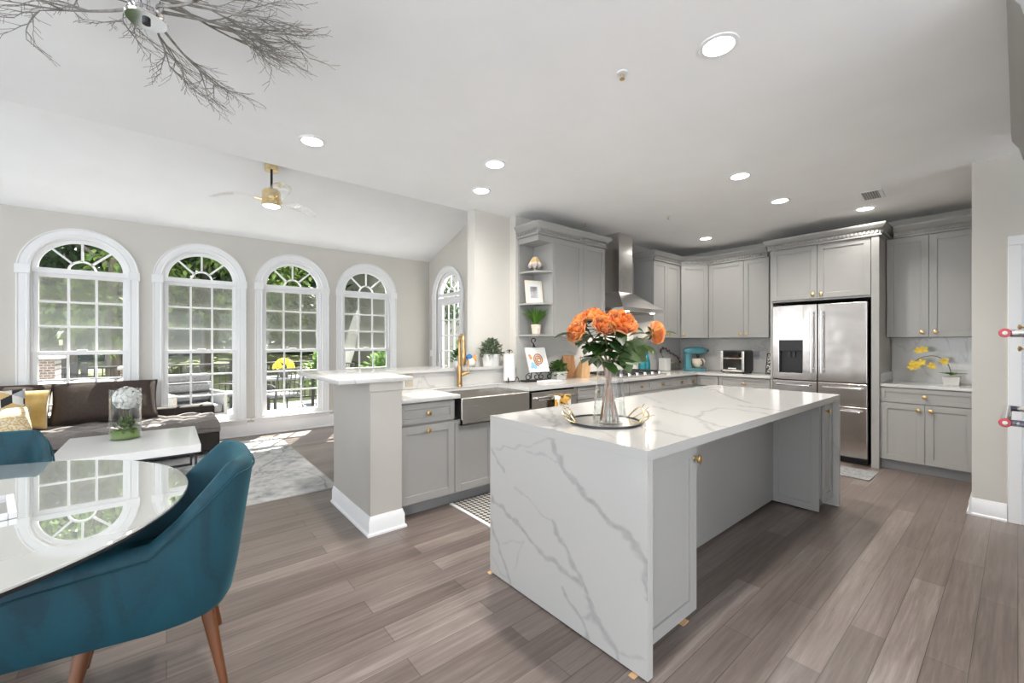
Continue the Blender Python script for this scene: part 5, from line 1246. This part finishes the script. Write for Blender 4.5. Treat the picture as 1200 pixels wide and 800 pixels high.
for x in (-.48, .48):
    for y in (-.38, .38): MB().box((x - .025, y - .025, 0), (x + .025, y + .025, .70)).build('leg', RAILM, t)
lv = MB(); rng = random.Random(6)
for k in range(220):
    a = rng.uniform(0, 2 * PI); e = rng.uniform(0, 1); d = Vector((math.cos(a) * math.cos(e * 1.4), math.sin(a) * math.cos(e * 1.4), math.sin(e * 1.4))); lv.leaf(Vector((0, 0, .17)) + d * .15, d + Vector((rng.uniform(-1, 1), rng.uniform(-1, 1), 0)), d, .06, .022, n=3)
pot_plant('yellow_chrysanthemum', 'pot of yellow flowers on the patio table', (1.78, 9.2, .665), MB().lathe([(.07, 0), (.10, .14), (.09, .14), (.001, .12)], seg=20, cap=False), lv, leafmat=leafy('yellow_mums', (.65, .45, .03), (.80, .65, .10)), potmat=mat('dark_pot', (.06, .06, .06), .5), cat='flower pot')
SHR = leafy('shrub_leaves', (.05, .12, .03), (.20, .30, .09))
def shrub(label, loc, r, n, seed, m=SHR, group='shrubs beyond the deck'):
    t = thing('garden_shrub', label, 'shrub', loc, 0, group); bushy(n, r, (0, 0, .1), .16, .05, seed).build('foliage', m, t); MB().tube([(0, 0, -.35), (0, 0, .3)], .03, 6).build('stem', BOARD, t)
shrub('bushy green potted shrub by the railing behind the patio table', (2.75, 10.35, .3), (.4, .35, .7), 260, 2); shrub('round green shrub on the deck near the sunroom corner', (4.1, 10.0, .25), (.55, .5, .75), 320, 3)
shrub('low green shrub outside the glazed sunroom door', (5.2, 7.6, .1), (.5, .5, .7), 280, 5); shrub('spreading green shrub beyond the glazed sunroom door', (6.4, 9.2, .3), (.9, .9, 1.3), 380, 7)
t = thing('patio_umbrella', 'folded pale patio umbrella leaning beyond the corner window', 'umbrella', (3.05, 10.2, -.08), 0)
MB().tube([(0, 0, 0), (.55, 0, 2.2)], .025, 8).build('pole', LIGHTWOOD, t); MB().tube([(.14, 0, .55), (.3, 0, 1.2), (.5, 0, 2.0), (.55, 0, 2.2)], [.10, .14, .09, .03], 12).build('canopy', mat('pale_canvas', (.30, .29, .26), .9), t)
t = thing('outdoor_bench', 'cream cushioned outdoor bench on the deck past the corner window', 'outdoor bench', (3.1, 8.45, -.08), R(10))
MB().box((-.7, -.3, .15), (.7, .3, .34), .02).build('base', WICKER, t); MB().box((-.68, -.28, .34), (.68, .28, .46), .04, seg=3).build('seat_cushion', mat('cream_canvas', (.28, .26, .22), .9), t); MB().box((-.7, .18, .34), (.7, .32, .72), .05, seg=3).build('back_cushion', PGREY, t)
t = thing('outdoor_throw_pillow', 'blue throw pillow on the outdoor bench', 'pillow', (3.2, 8.47, .385), R(10)); b = pillow(.42, .40, .14); b.bm.transform(Matrix.Rotation(R(-15), 4, 'X')); b.build('cover', mat('blue_canvas', (.12, .30, .48), .9), t)
t = thing('outdoor_sofa', 'white cushioned outdoor sofa outside the window behind the sofa', 'outdoor sofa', (-.85, 8.6, -.08), R(2))
MB().box((-.75, -.36, .0), (.75, .36, .3), .02).build('base', WICKER, t); CREAM = mat('white_canvas', (.28, .27, .25), .9)
for x in (-.5, 0, .5): MB().box((x - .24, -.34, .3), (x + .24, .2, .44), .05, seg=3).build('seat_cushion', CREAM, t); MB().box((x - .24, .12, .42), (x + .24, .32, .86), .07, seg=3).build('back_cushion', CREAM, t)
# neighbouring house beyond the corner window
t = thing('neighbour_house', 'pale neighbouring house seen through the trees past the corner window', 'house', (10.2, 17.5, .4))
SIDE = mat('horizontal_siding', (.28, .26, .23), .8); N_, L_, B_ = nt(SIDE); wv = node(SIDE, 'ShaderNodeTexWave'); wv.bands_direction = 'Z'; wv.wave_profile = 'SAW'; wv.inputs['Scale'].default_value = 1.6; L_.new(coords(SIDE), wv.inputs[0]); bump(SIDE, wv.outputs[1], .6, .05)
MB().box((-3.6, -2, -1), (3.5, 3, 5.2)).build('wall', SIDE, t); b = MB(); b.prism([(-2.4, 5.0), (3.4, 5.0), (.5, 7.4)], lambda y, z, d: (d, y, z), -3.9, 3.8); b.build('roof', mat('roof_shingle', (.14, .13, .13), .9), t)
for x in (-2.2, 0, 2.2):
    o = MB().box((x - .5, -2.06, 2.2), (x + .5, -1.98, 3.7), .01).build('house_window', WHITE, t); MB().box((x - .4, -2.08, 2.3), (x + .4, -2.05, 3.6)).build('house_pane', mat('dark_pane', (.05, .06, .07), .1), o)
BARK = varied('tree_bark', (.055, .042, .033), (.11, .09, .07), 6, .95, cs=(1, 1, .3), bumps=.4)
TL = [leafy('deep_tree_leaves', (.006, .024, .005), (.03, .07, .014)), leafy('mid_tree_leaves', (.015, .045, .008), (.065, .12, .025)), leafy('bright_tree_leaves', (.05, .10, .015), (.18, .25, .05))]
def tree(label, loc, h, r, n, kind, seed, L=.34):
    rng = random.Random(seed); t = thing('garden_tree', label, 'tree', loc, 0, 'trees beyond the lawn'); b = MB()
    b.tube(smooth_path([(0, 0, -.6), (rng.uniform(-.1, .1), 0, h * .35), (rng.uniform(-.25, .25), 0, h * .9)]), [.20 - .015 * i for i in range(13)], 8)
    for k in range(5): a = rng.uniform(0, 6.28); z = h * rng.uniform(.3, .7); b.tube([(0, 0, z), (math.cos(a) * r * .6, math.sin(a) * r * .6, z + h * .16)], [.07, .02], 6)
    b.build('trunk', BARK, t)
    c = MB(); blobs = [(Vector((rng.uniform(-.65, .65) * r, rng.uniform(-.65, .65) * r, h * rng.uniform(.26, 1.0))), r * rng.uniform(.38, .62)) for _ in range(18)]
    for k in range(n):
        p, q = rng.choice(blobs); d = Vector((rng.gauss(0, 1), rng.gauss(0, 1), rng.gauss(0, .8))).normalized(); x = p + d * q * rng.uniform(.5, 1.05)
        c.leaf(x, d + Vector((rng.uniform(-1, 1), rng.uniform(-1, 1), rng.uniform(-1.2, .3))), (0, rng.uniform(-.5, .5), 1), L * rng.uniform(.6, 1.2), L * .26, n=2)
    o = c.build('crown', TL[kind], t, smooth=0); return t
D = ['dense dark green tree', 'mid green leafy tree', 'bright yellow green sunlit tree']
TR = [(-8.5, 19, 8, 3.0, 1, 'at the far end of the lawn, left of the parapet'), (-5.2, 17, 7.5, 2.6, 0, 'behind the brick parapet'), (-2.3, 18.5, 8.5, 2.9, 0, 'high above the window behind the sofa'), (-1.0, 14.8, 5.2, 1.6, 2, 'nearest behind the window over the sofa'), (1.1, 18.5, 8.5, 2.8, 0, 'behind the outdoor armchair'), (2.3, 15.5, 5.0, 1.5, 2, 'standing before the dark ones by the patio table'), (2.9, 20, 8.5, 2.8, 1, 'behind the patio table'), (4.7, 16.3, 8, 1.6, 0, 'filling the top of the window over the bar'), (6.6, 12.4, 6, 1.5, 1, 'next to the neighbouring house'), (8.8, 11.2, 6.5, 2.2, 0, 'beyond the glazed sunroom door'), (-13.2, 20, 9, 3.0, 0, 'at the back corner of the lawn'), (13.2, 12.6, 7.5, 2.2, 1, 'in front of the neighbouring house')]
for i, (x, y, h, r, k, wh) in enumerate(TR): tree('%s %s' % (D[k], wh), (x, y, .6), h, r, 4600 if y > 15 else 3000, k, 40 + i, .32 if y > 16 else .21)
rng = random.Random(77); c = MB()
for k in range(9000):
    x = rng.uniform(-26, 30); z = rng.uniform(0, 9) ; y = 24 + rng.uniform(0, 2.5) + 1.2 * math.sin(x * .7)
    c.leaf((x, y, z), (rng.uniform(-1, 1), rng.uniform(-1, .2), rng.uniform(-1.2, .2)), (0, -1, .6), rng.uniform(.7, 1.2), .30, n=2)
tag(c.build('woods', TL[0], smooth=0), 'dark woods closing off the far end of the lawn', 'woods', kind='stuff')
